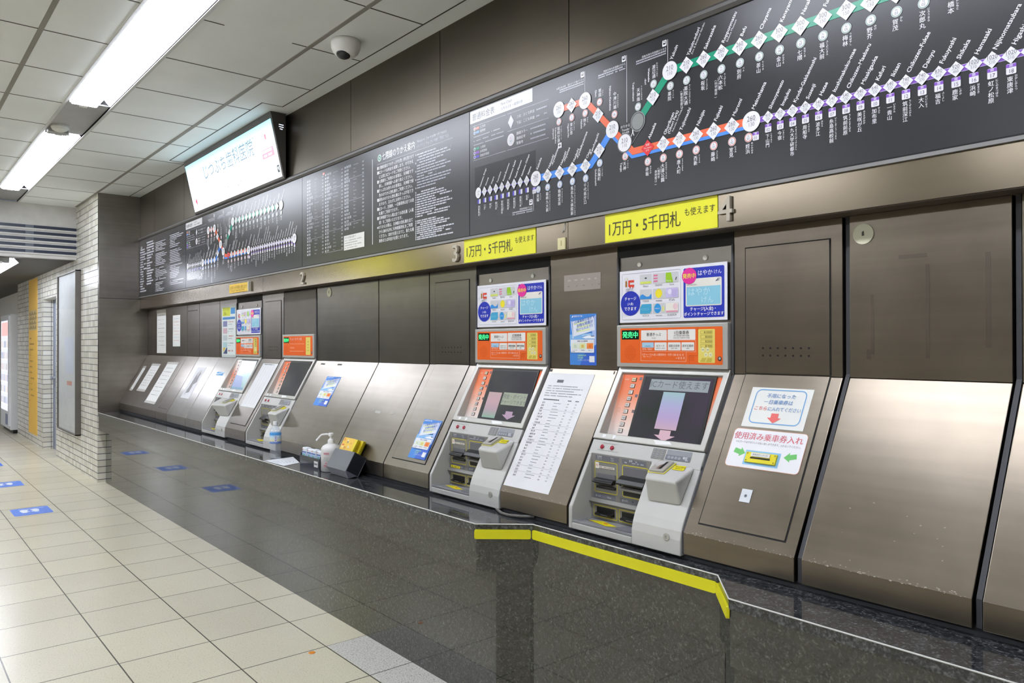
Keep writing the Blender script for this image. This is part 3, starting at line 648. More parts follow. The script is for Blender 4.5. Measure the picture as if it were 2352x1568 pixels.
def fadeglow(name, B, cols, t0, t1):
    ft = NT(name); gg = ft.n('ShaderNodeNewGeometry'); sq = ft.n('ShaderNodeSeparateXYZ'); ft.l(gg.outputs['Position'], sq.inputs[0])
    z0 = B[0].z+(B[3].z-B[0].z)*t0; z1 = B[0].z+(B[3].z-B[0].z)*t1
    fz = ft.math('DIVIDE', ft.math('SUBTRACT', sq.outputs['Z'], z0), z1-z0)
    ft.set(col=(.02, .02, .02, 1), em=ft.ramp(fz, [(i/(len(cols)-1), lin(c)) for i, c in enumerate(cols)]), ems=.75, rough=.3); return ft.m
def machine(x0, kind, label):
    W = .522; X = x0
    t = thing('ticket_machine', (X+W/2, 2.2, .766), label, 'ticket machine', 'ticket machines in the counter wall')
    MB().box((X-.008, YV+.004, 1.34), (X+W+.008, 2.36, 1.80), M['bronze_grey']).build('backing_panel', t)
    f = MB()
    for xa in (X-.012, X+W+.004): f.box((xa, YV-.004, 1.35), (xa+.008, 2.36, 1.802), M['plinth'])
    f.box((X-.012, YV+.0, 1.80), (X+W+.012, 2.36, 1.846), M['dark']); f.build('recess_frame_and_shade', t)  # dark top box paints the recess shadow under the beam
    if kind == 2: MB().box((X, YV-.003, 1.531), (X+W, YV+.01, 1.835), plain('#6d6660', .5, .6, name='blank_cover')).build('blank_cover', t, .002)
    else:
        s = Art((0, YV+.004, 0), (1, 0, 0), (0, 0, 1), 0)
        for p in (.101, .412): MB().lathe((X+p, YV+.004, 1.766), [(.0105, 0), (.0105, .003), (.008, .005)], plain('#e2dfd4', .4, name='white_cap'), 18, Vector((0, -1, 0))).build('screw_cap', t)
    orange_panel(t, X, 3 if kind in (3, 4) else (2 if kind == 2 else 3))
    for xa, xb in ((X-.012, X-.0035), (X+W+.001, X+W+.012)):
        MB().prism_x([(SY+.010, .768), (SY+.010, SZ), (TY+.006, TZ), (2.36, TZ), (2.36, .768)], xa, xb, M['plinth']).build('side_filler', t)
    # ---- screen bezel with its tilted sunken panel
    s0, s1 = .283, .600; i0, i1, a0, a1 = .307, .572, .023, .496; n0 = .008; d0, d1 = -.034, -.003
    R = [on_slope(X-.003, s0, n0), on_slope(X+.519, s0, n0), on_slope(X+.519, s1, n0), on_slope(X-.003, s1, n0)]
    I = [on_slope(X+a0, i0, n0), on_slope(X+a1, i0, n0), on_slope(X+a1, i1, n0), on_slope(X+a0, i1, n0)]
    B = [on_slope(X+a0, i0+.003, d0), on_slope(X+a1, i0+.003, d0), on_slope(X+a1, i1, d1), on_slope(X+a0, i1, d1)]
    K = [on_slope(X-.003, s0, -.03), on_slope(X+.519, s0, -.03), on_slope(X+.519, s1-.02, -.03), on_slope(X-.003, s1-.02, -.03)]
    m = MB(); m.add(R+I+B+K, [(0, 1, 5, 4), (1, 2, 6, 5), (2, 3, 7, 6), (3, 0, 4, 7), (4, 5, 9, 8), (5, 6, 10, 9), (6, 7, 11, 10), (7, 4, 8, 11), (8, 9, 10, 11), (12, 13, 1, 0), (13, 14, 2, 1), (14, 15, 3, 2), (15, 12, 0, 3)], M['silver'])
    m.build('screen_bezel', t, .003)
    tv = (B[3]-B[0]); TL = tv.length
    p = Art(B[0]-Vector((X+a0, 0, 0))+Vector((0, 0, 0)), (1, 0, 0), tv, .0005, 'gloss')
    ps = Art(p.o, (1, 0, 0), tv, .0005, 'gloss')
    # orange key strip with its printed fade to white
    if 'fade%d' % (kind == 1) not in M:
        ft = NT('printed_orange_fade'); gg = ft.n('ShaderNodeNewGeometry'); sq = ft.n('ShaderNodeSeparateXYZ'); ft.l(gg.outputs['Position'], sq.inputs[0])
        fz = ft.math('DIVIDE', ft.math('SUBTRACT', sq.outputs['Z'], B[0].z), B[3].z-B[0].z)
        ft.set(col=ft.ramp(fz, [(0, lin('#efe6e0')), (.2, lin('#f0d6ca')), (.45, lin('#f2b49c')), (.7, lin('#f08558')), (1, lin('#ee6a34'))] if kind != 1 else [(0, lin('#efe3dc')), (.3, lin('#f1b8a0')), (.5, lin('#ee8a6a')), (.75, lin('#f0d0c4')), (1, lin('#f2eeea'))]), rough=.3)
        M['fade%d' % (kind == 1)] = ft.m
    FM = M['fade%d' % (kind == 1)]
    p.rect(X+a0, 0, X+.135, TL, FM, 0); ps.rect(X+.470, 0, X+a1, TL, FM, 0)
    for k in range(9):
        y = TL*.11+TL*.80*(k/8); xx = X+.088
        p.slab(xx-.011, y-.0085, xx+.011, y+.0085, .0025, '#4d453e', 0); p.rect(xx-.0095, y-.007, xx+.0095, y+.007, '#efd9a8' if k == 8 else '#e4ddd4', 1)
        for q in range(2+k % 3): p.rect(xx-.006+.004*q, y-.004, xx-.0035+.004*q, y+.003, '#8b8792', 2)
        p.base = .0005
    for y, xx in ((TL*.93, .113), (TL*.66, .113), (TL*.42, .118)): p.rect(X+xx, y-.006, X+xx+.013, y+.006, '#7e6f73', 1)
    p.frame(X+.045, TL*.4, X+.055, TL*.46, .001, '#c9948a', 1); p.rect(X+.04, TL*.9, X+.06, TL*.92, '#f2a888', 1)
    p.build('key_strip', t); ps.build('side_strip', t)
    g = Art(p.o, (1, 0, 0), tv, .0005, 'gloss')
    g.slab(X+.135, .001, X+.470, TL-.001, .006, M['black']); g.base = .0064
    scr = NT('screen_glass'); c0, c1 = {4: ('#2b3731', '#463a50'), 3: ('#4f5550', '#3c3a48'), 2: ('#4b4b4a', '#3c3c3f'), 1: ('#8fb4bc', '#c2d6dc')}[kind]
    nz = scr.noise(scr.pos(scale=(1, 1, 1.4)), 5, 3); scr.set(col=(.01, .01, .012, 1), em=scr.ramp(nz, [(.35, lin(c0)), (.65, lin(c1))]), ems=.55 if kind != 1 else .9, rough=.16)  # emission colours paint mottled reflections into the glass
    g.rect(X+.146, .009, X+.461, TL-.010, scr.m, 0)
    gl = Art(p.o, (1, 0, 0), tv, .0070, 'glow', .75)
    if kind == 4:
        gl.rect(X+.178, TL*.76, X+.448, TL*.925, '#8f9aa0', 0); gl.text('ICカード使えます', X+.313, TL*.805, .0335, '#565b62', 1, al='c')
        gl.rect(X+.252, TL*.19, X+.352, TL*.74, fadeglow('card_violet', B, ('#c9a9bb', '#b59fce', '#a9a9d4', '#98bcc4'), .19, .74), 0)
        gl.rect(X+.281, TL*.10, X+.331, TL*.18, '#d8b2c2', 0); gl.poly([(X+.258, TL*.105), (X+.354, TL*.105), (X+.306, TL*.02)], '#d8b2c2', 0)
    if kind == 3:
        gl.rect(X+.165, TL*.07, X+.262, TL*.55, fadeglow('card_pink', B, ('#7fae9a', '#b29ca8', '#c4a0ac', '#bfa3a6'), .07, .55), 0)
        gl.rect(X+.275, TL*.33, X+.445, TL*.56, '#9ca592', 0); gl.text('現金・ポイント', X+.36, TL*.455, .024, '#5d6568', 1, al='c'); gl.text('チャージできます', X+.36, TL*.355, .0225, '#5d6568', 1, al='c')
        gl.rect(X+.33, TL*.15, X+.38, TL*.22, '#b497b4', 0); gl.poly([(X+.308, TL*.155), (X+.402, TL*.155), (X+.355, TL*.07)], '#b497b4', 0)
    if kind == 1:
        gl.rect(X+.15, TL*.72, X+.455, TL*.955, '#eef4f6', 0); gl.poly([(X+.15, .012), (X+.36, .012), (X+.30, TL*.45), (X+.15, TL*.5)], '#8f9fd0', 0); gl.rect(X+.15, .012, X+.40, TL*.11, '#6f9cba', 1)  # pale screen's bright reflection drawn as glowing shapes
    g.build('screen', t)
    if gl.f: gl.build('screen_picture_and_glare', t)
    # ---- lower module: band, cheeks, lip, inner panel, tray
    YI = SY+DY*.225; ZI = SZ+DZ*.225
    L = MB(); L.add([on_slope(X-.002, .216, .001), on_slope(X+W, .216, .001), on_slope(X+W, .281, .002), on_slope(X-.002, .281, .002), on_slope(X-.002, .224, -.03), on_slope(X+W, .224, -.03), on_slope(X+W, .281, -.03), on_slope(X-.002, .281, -.03)],
        [(0, 1, 2, 3), (7, 6, 5, 4), (0, 4, 5, 1), (1, 5, 6, 2), (2, 6, 7, 3), (3, 7, 4, 0)], M['plastic'])
    Y2, Z2 = SY+DY*.25, SZ+DZ*.25
    pr = [(SY, .757), (SY, SZ-.008), (SY+.002, SZ+.003), (Y2, Z2), (Y2, .757)]
    L.prism_x(pr, X-.002, X+.016, M['plastic'])
    prr = [(SY, .757), (SY, SZ-.03), (SY+.006, SZ-.002), (SY+.016, SZ+.025), (Y2, Z2), (Y2, .757)]
    L.prism_x(prr, X+.312, X+W, M['plastic_w'])
    L.box((X+.016, SY, .757), (X+.312, YI, .781), M['plastic'])
    L.build('lower_body', t, .003)
    T = MB(); T.box((X+.016, SY+.004, .781), (X+.312, YI, .785), plain('#8e8e92', .4, name='grey_tray')); T.box((X+.016, SY+.001, .781), (X+.312, SY+.008, .791), plain('#85858a', .4, name='tray_lip'))
    T.build('coin_tray', t, .002)
    D = Art((X+.2, SY+.055, .785), (1, 0, 0), (0, 1, 0), .0006); D.rr(.0, -.03, .095, .035, .025, '#6e6e74', 0); D.rr(.006, -.026, .089, .03, .022, '#7d7d83', 1)
    D.base = .0008; D.poly([(-.16, .006), (-.10, .028), (-.005, .0), (-.04, -.022)], '#e8d81e', 1); D.rr(-.075, 0, -.055, .01, .004, '#d8542a', 2); D.dashes(-.12, .004, .04, .004, '#a99512', 2); D.build('coin_dish', t)
    IP = MB(); IP.box((X+.016, YI-.006, .785), (X+.312, YI+.02, ZI), M['grey']); IP.prism_x([(YI-.006, .864), (YI-.020, .851), (YI-.006, .842)], X+.016, X+.312, M['grey']); IP.build('transaction_panel', t, .002)
    a = wall_art(YI-.006, .0008); yw = '#e0d42c'
    for q in ((.04, .158, 1.012, 1.028), (.175, .29, 1.012, 1.028), (.03, .142, .866, .884), (.165, .25, .866, .884)): a.rect(X+q[0], q[2], X+q[1], q[3], '#6f7079', 1)
    a.text('定期券', X+.05, 1.0205, .008, '#dcdce2', 2); a.text('カード', X+.05, 1.0125, .008, '#dcdce2', 2); a.text('Pass', X+.12, 1.0205, .0075, '#dcdce2', 2); a.text('Card', X+.12, 1.0125, .0075, '#dcdce2', 2)
    a.text('紙幣', X+.21, 1.0205, .0085, '#dcdce2', 2, b=.02); a.text('Bill', X+.24, 1.0205, .0075, '#dcdce2', 2); a.dashes(X+.18, 1.014, .1, .004, '#b8b8c2', 2)
    a.text('きっぷ', X+.04, .8705, .009, '#dcdce2', 2); a.text('Ticket', X+.1, .871, .0085, '#dcdce2', 2); a.text('おつり', X+.175, .8705, .010, '#e4e4ea', 2)
    a.poly([(X+.222, .878), (X+.234, .878), (X+.228, .871)], '#4a4a52', 2)
    a.rframe(X+.036, .888, X+.153, 1.006, .008, .0025, yw, 1); a.rframe(X+.177, .888, X+.302, 1.006, .008, .0025, yw, 1)
    a.rframe(X+.031, .793, X+.151, .838, .005, .0025, yw, 1); a.rframe(X+.160, .793, X+.272, .839, .005, .0025, yw, 1)
    if kind in (3, 4):
        a.rect(X+.04, .978, X+.058, 1.001, '#ece6df', 1); a.text('IC', X+.049, .987, .011, '#cf3b3b', 2, al='c', b=.02); a.rect(X+.058, .981, X+.138, .989, '#e9e4dc', 1); a.dashes(X+.061, .9835, .072, .003, '#9a8578', 2)
    if kind == 3: a.rect(X+.03, .8655, X+.105, .877, '#e3d52a', 4); a.dashes(X+.035, .869, .06, .004, '#8d8214', 5)
    a.build('panel_print', t)
    S = MB(); S.box((X+.055, YI-.03, .925), (X+.14, YI, .937), M['black']); S.box((X+.05, YI-.014, .905), (X+.145, YI, .915), M['black']); S.box((X+.05, YI-.009, .937), (X+.142, YI-.004, .962), M['greyd'])
    S.prism_x([(YI, .928), (YI-.03, .927), (YI-.033, .931), (YI-.022, .941), (YI, .945)], X+.045, X+.143, M['black']); S.build('card_slot', t, .0015)
    S = MB(); S.box((X+.181, YI-.0072, .965), (X+.30, YI-.004, 1.0), M['greyd']); S.box((X+.181, YI-.0072, .893), (X+.30, YI-.004, .965), M['black'])
    S.prism_x([(YI, .935), (YI-.036, .936), (YI-.040, .942), (YI-.028, .955), (YI, .97)], X+.172, X+.30, M['black']); S.prism_x([(YI, .912), (YI-.03, .915), (YI-.032, .922), (YI, .93)], X+.181, X+.30, M['grey']); S.box((X+.162, YI-.008, .925), (X+.170, YI-.004, .962), M['black']); S.build('note_slot', t, .0015)
    for xa in (.046, .174):
        S = MB(); S.box((X+xa, YI-.007, .803), (X+xa+.092, YI-.004, .832), M['black']); S.prism_x([(YI, .806), (YI-.022, .804), (YI-.024, .809), (YI, .816)], X+xa+.004, X+xa+.088, M['black'])
        S.box((X+xa+.035, YI-.0245, .8065), (X+xa+.07, YI-.0235, .8095), M['chrome']); S.build('return_slot', t)
    # hopper with the coin inlet
    L0, L1 = Vector((X+.366, 2.036, .996)), Vector((X+.496, 2.036, .996)); B0, B1 = on_slope(X+.312, .226, .002), on_slope(X+.502, .226, .002)
    c0, c1 = on_slope(X+.352, .080, 0), on_slope(X+.493, .084, 0); e0, e1 = on_slope(X+.33, .2, -.02), on_slope(X+.49, .2, -.02)
    if kind == 1: L0 = Vector((X+.20, 2.03, .99)); B0 = on_slope(X+.16, .226, .002); c0 = on_slope(X+.30, .075, 0)
    H = MB(); H.add([L0, L1, B1, B0, c0, c1], [(0, 1, 2, 3), (0, 4, 5, 1), (1, 5, 2), (0, 3, 4), (3, 2, 5, 4)], M['plastic_w']); H.build('coin_hopper', t, .009, seg=3)
    hu = (Vector((0, 2.139, 1.037))-Vector((0, 2.036, .996))).normalized()
    q = Art((X, 2.036, .996), (1, 0, 0), hu, .0012)
    q.poly([(.353, .030), (.424, .035), (.42, .121), (.345, .117)], yw, 0)
    q.poly([(.357, .034), (.419, .038), (.415, .116), (.35, .113)], M['plastic_w'], 1)
    q.poly([(.43, .07), (.478, .072), (.47, .102), (.424, .1)], '#e6da20', 0)
    q.text('新500円硬貨', .432, .088, .0075, '#6b5c10', 1); q.text('使用不可', .438, .077, .0075, '#6b5c10', 1); q.build('coin_sticker', t)
    pl = MB(); pb = []
    for (x, y), hh in zip([(.358, .036), (.416, .040), (.412, .112), (.352, .109)]*2, (0.0015,)*4+(.009,)*4): q.base = hh; pb.append(q.P(x, y))
    pl.add(pb, [(3, 2, 1, 0), (4, 5, 6, 7), (0, 1, 5, 4), (1, 2, 6, 5), (2, 3, 7, 6), (3, 0, 4, 7)], M['silver']); pl.build('coin_plate', t, .002)
    q2 = Art((X, 2.036, .996), (1, 0, 0), hu, .0095); q2.ell(.377, .086, .021, .021, plain('#d2d2d2', .3, .3, name='bright_dish'), 0, 24); q2.poly([(.39, .05), (.40, .051), (.398, .1), (.389, .099)], M['dark'], 1); q2.poly([(.381, .05), (.39, .05), (.389, .085), (.381, .07)], M['chrome'], 1); q2.build('coin_slot', t)
    k = slope_art(.0028)
    k.slab(X+.302, .236, X+.36, .275, .003, M['grey'], .002)
    k.base = .0034
    for i in range(3):
        for j in range(4): k.ell(X+.312+.019*i, .2425+.0088*j, .0058, .0034, M['greyd'], 0, 12); k.ell(X+.311+.019*i, .2433+.0088*j, .0048, .0027, '#8d8d90', 1, 12)
    k.build('keypad', t)
    k = slope_art(.0028); k.rect(X+.366, .239, X+.472, .276, '#8a8d92', 0); k.rect(X+.366, .239, X+.472, .257, '#6f727a', 1)
    for i in range(4): k.ell(X+.381+.015*i, .248, .0062, .0055, '#94979f', 2, 14)
    k.text('確認', X+.44, .2475, .010, '#e6e6ec', 2, b=.02); k.dashes(X+.442, .242, .022, .003, '#d0d0d8', 2); k.build('control_label', t)
    k = slope_art(.003)
    for xa in (.058, .109): MB().lathe(on_slope(X+xa, .253, .002), [(.0088, 0), (.0088, .003), (.006, .0055)], plain('#a51f38', .2, name='red_button'), 16, k.n).build('call_button', t)
    k.dashes(X+.04, .239, .11, .0022, '#a9a8a4', 0); k.dashes(X+.05, .268, .09, .002, '#a9a8a4', 0); k.build('button_caption', t)
    for xa, wd in ((.052, .016), (.104, .016), (.33, .07)):
        k = slope_art(.0085); k.poly([(X+xa-wd*.5, .303), (X+xa+wd*.5, .303), (X+xa+wd*.7, .293), (X+xa-wd*.3, .286)], '#eeeeee', 0); k.build('bezel_mark', t)
    k = wall_art(SY, .0006); k.lathe((X+.465, SY, .811), [(.013, 0), (.013, .0015), (.0115, .002)], M['silver'], 24, Vector((0, -1, 0))); k.base = .0025; k.text('①', X+.4595, .807, .011, '#6f6d69', 0); k.build('lock_cap', t)
    return t
machine(-6.327, 1, 'ticket machine with the pale bright screen, beside the tall notice with lime green heading')
machine(-5.378, 2, 'ticket machine under the raised number 2 with plain orange panel and dark screen')
machine(-3.042, 3, 'ticket machine number 3 under the smaller yellow sign, with an arrow on its screen')
machine(-2.095, 4, 'ticket machine number 4 standing above the yellow edged niche of the counter')
ic_poster(-6.327, 'white and blue card poster above the pale-screened ticket machine')
ic_poster(-3.042, 'white and blue card poster above ticket machine number 3')
ic_poster(-2.095, 'largest white and blue card poster, above ticket machine number 4')

# ================================================================== SIGNS ON THE BEAM
def money_sign(x0, x1, label):
    a = wall_art(YB, 0); a.slab(x0, 1.8535, x1, 1.9655, .003, '#eae62f'); k = (x1-x0)/.527
    a.text('1万円・5千円札', x0+.012, 1.882, .062, '#3d3a1c', 1, sx=.83*k, b=.008); a.text('も使えます', x0+.386*k, 1.912, .031, '#3d3a1c', 1, sx=.86*k)
    return tag(a.build('money_sign'), label, 'sign', 'yellow banknote signs on the beam')
money_sign(-3.041, -2.512, 'smaller yellow banknote sign right of the raised number 3')
money_sign(-2.096, -1.569, 'larger yellow banknote sign left of the raised number 4')
a = wall_art(YB, 0); a.slab(-6.25, 1.873, -5.838, 1.941, .012, '#eac142'); a.text('1万円・5千円札も使えます', -6.235, 1.898, .034, '#7d6720', 1, sx=.9); a.dashes(-6.22, 1.885, .3, .005, '#9c842e', 1)
t = a.build('money_sign'); tag(t, 'small orange yellow sign on the beam above the pale-screened ticket machine', 'sign', 'yellow banknote signs on the beam')
a = wall_art(YB, 0); a.slab(-5.836, 1.868, -5.815, 1.943, .02, '#b9b2a0'); a.build('end_bracket', t)
for s, x, z, l in (('2', -4.912, 1.863, 'raised metal number 2 on the beam'), ('3', -3.137, 1.866, 'raised metal number 3 on the beam beside the smaller yellow sign'), ('4', -1.562, 1.871, 'raised metal number 4 on the beam, right of the larger yellow sign')):
    a = wall_art(YB, 0); a.solid(s, x, z, .118, .012, plain('#b9b1a0', .4, .15, name='pale_brass'), b=.01, sx=1.0); tag(a.build('number_sign'), l, 'number', 'raised numbers on the beam')
a = wall_art(YB, 0); a.slab(-2.368, 1.853, -2.323, 1.902, .006, '#d8cf9f'); a.base = .0065; a.rect(-2.348, 1.868, -2.342, 1.89, '#a89b6a', 0)
tag(a.build('switch_plate'), 'small cream plate on the lower edge of the beam between signs 3 and 4', 'plate')
a = wall_art(YB, .001); a.poly([(-2.338, 1.935), (-2.329, 1.963), (-2.322, 1.968), (-2.324, 1.94), (-2.33, 1.927), (-2.345, 1.922)], '#9d978c', 0); a.poly([(-2.345, 1.922), (-2.33, 1.927), (-2.335, 1.934)], '#5c564c', 1)
tag(a.build('tape_scrap'), 'torn scrap of grey tape on the beam joint above the cream plate', 'tape')
# ================================================================== FARE BOARDS
BK = '#4a4b52'
bm = NT('board_print_black'); bm.set(col=bm.ramp(bm.noise(bm.pos(), 2, 2), [(.3, lin('#191a1e')), (.7, lin('#1d1e23'))]), rough=.29, spec=.6)
Z0, Z1 = 1.982, 2.588
def board(x0, x1):
    a = wall_art(YB, 0, 'gloss'); a.slab(x0+.002, Z0, x1-.002, Z1, .006, bm.m); return a
WH = '#f0f0f4'
def mapart(a, X, T, B):
    """network map; X = left edge of its panel; metres measured on the board"""
    r = random.Random(3)
    P = .0745; K = lambda x: X+2.991+x
    T.rect(X+.006, 2.522, X+.465, 2.581, '#dad9da', 1); T.text('普通料金表', X+.022, 2.536, .037, '#55565e', 2, sx=.95); T.text('Fare Chart', X+.245, 2.557, .018, '#77777f', 2); T.text('보통요금표 一般票价表', X+.245, 2.535, .015, '#77777f', 2)
    for z, q in ((2.505, (.03, .28)), (2.505, (.29, .57)), (2.425, (.29, .57)), (2.340, (.03, .28)), (2.340, (.29, .57))): T.rect(X+q[0], z, X+q[1], z+.0015, '#c9c9d2', 1)
    for i, (c, s) in enumerate((('#ee6a4a', '空港線'), ('#4b8fe0', '箱崎線'), (None, ''), (None, ''), (None, ''), ('#1e9a77', '七隈線'), ('#8f55c8', 'JR筑肥線'), ('#5b4fd0', '西鉄貝塚線'))):
        z = 2.487-.0195*i
        if c: T.ell(X+.042, z+.005, .008, .008, '#e8e8ee', 1, 14); T.ell(X+.042, z+.005, .005, .005, c, 2, 12); T.rect(X+.052, z, X+.078, z+.011, c, 1); T.text(s, X+.085, z, .014, WH, 1)
        else: T.dashes(X+.035, z+.002, .23, .005, '#b9bac4', 1, .9, None, r)
    for s, z in (('上段：おとな料金', 2.473), ('下段：こども料金', 2.445)): T.text(s, X+.355, z, .0155, WH, 1); T.dashes(X+.49, z+.003, .07, .006, '#aeb0ba', 1, .9, None, r)
    T.poly([(X+.316, 2.435), (X+.337, 2.466), (X+.316, 2.497), (X+.295, 2.466)], '#d3d4da', 1)
    T.ell(X+.316, 2.384, .026, .028, '#e6e0e4', 1); T.ell(X+.316, 2.384, .019, .021, '#d2d2da', 2); T.text('K', X+.316, 2.387, .013, '#d06a5c', 3, al='c'); T.text('07', X+.316, 2.373, .013, '#6a6a74', 3, al='c')
    for s, z in (('路線カラー', 2.398), ('路線記号', 2.376), ('駅番号', 2.354)): T.text(s, X+.355, z, .0155, WH, 1); T.dashes(X+.45, z+.003, .1, .006, '#aeb0ba', 1, .9, None, r)
    # route bands
    B.rect(X+.044, 2.05, X+.485, 2.304, '#26272d', -.5)
    def band(pts, w, c, lay):
        for p, q in zip(pts, pts[1:]): B.line((K(p[0]), p[1]), (K(q[0]), q[1]), w, c, lay)
        for p in pts[1:-1]: B.ell(K(p[0]), p[1], w/2, w/2, c, lay, 12)
    band([(-2.917, 2.178), (-2.503, 2.178)], .006, '#5a4fc6', 2)
    band([(-2.503, 2.178), (-2.17, 2.178), (-2.051, 2.296)], .030, '#4f90ea', 2)
    band([(-2.356, 2.445), (-2.201, 2.445), (-1.946, 2.188), (-1.432, 2.190)], .026, '#f0704c', 3)
    band([(-2.064, 2.28), (-1.950, 2.168), (-1.432, 2.171)], .012, '#4f90ea', 4)
    band([(-1.921, 2.297), (-1.768, 2.448), (-.90, 2.448)], .030, '#1f9a78', 2)
    band([(-1.432, 2.186), (-.594, 2.186)], .019, '#c3b4e0', 2); band([(-1.432, 2.186), (-.594, 2.186)], .0155, '#8d5cc9', 3)
    a.ell(K(-1.921), 2.297, .036, .038, '#8f9290', 4); a.ell(K(-1.921), 2.297, .032, .034, '#4a4b52', 5); a.ell(K(-1.921), 2.297, .029, .031, '#8d908e', 6)
    a.line((K(-1.955), 2.285), (K(-2.02), 2.245), .0016, '#9a9c9e', 3); a.line((K(-1.89), 2.28), (K(-1.955), 2.215), .0016, '#9a9c9e', 3)
    def fare(x, z, top, bot, sh, k=1.0):
        if sh == 'o': a.ell(K(x), z, .0335, .0335, '#eeedf0', 7); k = 1.15
        else: a.poly([(K(x), z-.031*k), (K(x)+.0305*k, z), (K(x), z+.031*k), (K(x)-.0305*k, z)], '#eeedf0' if sh == 'd' else '#e0393f', 7)
        if sh == 'r':
            a.text('当駅', K(x), z+.008, .0105, '#f6dcdc', 8, al='c'); a.text('This station', K(x), z-.002, .0085, '#f6dcdc', 8, al='c', sx=.9); a.text('당역', K(x), z-.012, .008, '#f6dcdc', 8, al='c'); return
        h = .0215*k; a.text(top, K(x), z+.0015, h, '#6a6a72', 8, al='c', sx=.86); a.rect(K(x)-.017*k, z-.0008, K(x)+.017*k, z, '#9a9aa2', 8); a.text(bot, K(x), z-.0135*k-.001, h*.76, '#8a8a92', 8, al='c', sx=.86)
    def below(x, z, ln, no, kan, kana, col, rom=None, sub=None):
        a.ell(K(x), z, .0155, .0155, '#e9e8ec', 3, 18); a.ell(K(x), z, .0142, .0142, col, 4, 18); a.ell(K(x), z, .0118, .0118, '#e9e8ec', 5, 18)
        a.text(ln, K(x), z+.002, .0085, '#7a7a84', 6, al='c'); a.text(no, K(x), z-.008, .0115, '#6e6e78', 6, al='c', sx=.9)
        a.vtext(kan, K(x)-.004, z-.019, .0172, WH, 1, .02); a.vtext(kana, K(x)+.0125, z-.0165, .0078, WH, 1, .03)
        if sub: a.vtext(sub[0], K(x)-.023, z-.026, .0115, WH, 1); a.vtext(sub[1], K(x)-.014, z-.026, .006, WH, 1)
    def above(x, z, ln, no, kan, kana, rom, col):
        a.ell(K(x), z, .0155, .0155, '#e9e8ec', 3, 18); a.ell(K(x), z, .0142, .0142, col, 4, 18); a.ell(K(x), z, .0118, .0118, '#e9e8ec', 5, 18); a.text(no, K(x), z-.006, .012, '#6e6e78', 6, al='c', sx=.9)
        a.vtext(kan, K(x)+.001, z+.02+.0172*len(kan), .0172, WH, 1, .02); a.vtext(kana, K(x)+.0165, z+.022+.0078*len(kana), .0078, WH, 1, .03)
        for i, q in enumerate(rom): rotdown(q, K(x)-.012-.015*i, z+.022+.0172*len(kan)+.004)
    def rotdown(s, x, ztop, h=.0145): a.text(s, x-.004, ztop, h, WH, 1, ang=-90, b=.015)
    def rom(x, z, s, h=.0185, off=.031, s2=None):
        a.text(s, K(x)+.010, z+off, h, WH, 1, ang=60, b=.015)
        if s2: a.text(s2, K(x)+.024, z+off, h*.6, WH, 1, ang=60)
    OR, BL, GR = '#e07a6a', '#7aa8dc', '#8fb0a4'
    for x, f, sh in ((-2.356, '260', 'o'), (-2.2785, '260', 'd'), (-2.201, '260', 'o'), (-2.128, '210', 'd'), (-2.051, '210', 'o'), (-1.987, '210', 'o')):
        z = {-2.128: 2.369, -2.051: 2.295, -1.987: 2.229}.get(x, 2.445)
        if x == -1.987: a.ell(K(x), z, .0375, .0375, '#8f9292', 5); a.ell(K(x), z, .0355, .0355, BK, 6)
        fare(x, z, f, '130' if f == '260' else '110', sh)
    below(-2.356, 2.394, 'K', '13', '福岡空港', 'ふくおかくうこう', OR); a.rect(K(-2.352)-.011, 2.282, K(-2.352)+.011, 2.304, WH, 2); a.line((K(-2.352)-.007, 2.293), (K(-2.352)+.007, 2.293), .004, BK, 3); a.line((K(-2.352), 2.285), (K(-2.352), 2.301), .003, BK, 3)
    rotdown('Fukuokakuko', K(-2.356)-.022, 2.374, .0125); rotdown('(Airport)', K(-2.356)-.036, 2.374, .0125)
    below(-2.2785, 2.394, 'K', '12', '東比恵', 'ひがしひえ', OR); rotdown('Higashi-Hie', K(-2.2785)-.022, 2.374, .0125)
    below(-2.201, 2.394, 'K', '11', '博多', 'はかた', OR); rotdown('Hakata', K(-2.201)-.022, 2.374, .0135)
    above(-2.120, 2.42, 'K', '10', '祇園', 'ぎおん', (), OR); rotdown('Gion', K(-2.142), 2.474, .0145)
    above(-2.040, 2.352, 'K', '09', '中洲川端', 'なかすかわばた', (), OR); rotdown('Nakasu-Kawabata', K(-2.064), 2.47, .0135)
    below(-1.985, 2.177, 'K', '08', '天神', 'てんじん', OR); rotdown('Tenjin', K(-2.008), 2.157, .0145)
    a.text('のりかえ', K(-1.985), 2.289, .0125, WH, 1, al='c', ang=0); a.text('Transfer', K(-1.983), 2.276, .0115, WH, 1, al='c'); a.text('환승 換乗', K(-1.983), 2.265, .0085, WH, 1, al='c')
    a.line((K(-1.947), 2.278), (K(-1.947), 2.262), .005, WH, 2); a.ell(K(-1.946), 2.284, .004, .004, WH, 2, 10); a.line((K(-1.947), 2.263), (K(-1.955), 2.248), .003, WH, 2); a.line((K(-1.947), 2.263), (K(-1.941), 2.248), .003, WH, 2)
    for i, (no, kan, kana, ro, s2, sb, f) in enumerate((('07', '赤坂', 'あかさか', 'Akasaka', None, None, 'r'), ('06', '大濠公園', 'おおほりこうえん', 'Ohorikoen', 'Fukuoka Art Museum', ('(福岡市', 'ふくおかし'), '210'), ('05', '唐人町', 'とうじんまち', 'Tojinmachi', None, None, '210'), ('04', '西新', 'にしじん', 'Nishijin', None, None, '260'), ('03', '藤崎', 'ふじさき', 'Fujisaki', None, None, '260'), ('02', '室見', 'むろみ', 'Muromi', None, None, '260'))):
        x = -1.873+.0733*i; fare(x, 2.187, f, '130' if f == '260' else '110', 'r' if f == 'r' else 'd'); below(x, 2.136, 'K', no, kan, kana, OR, None, sb); rom(x, 2.187, ro)
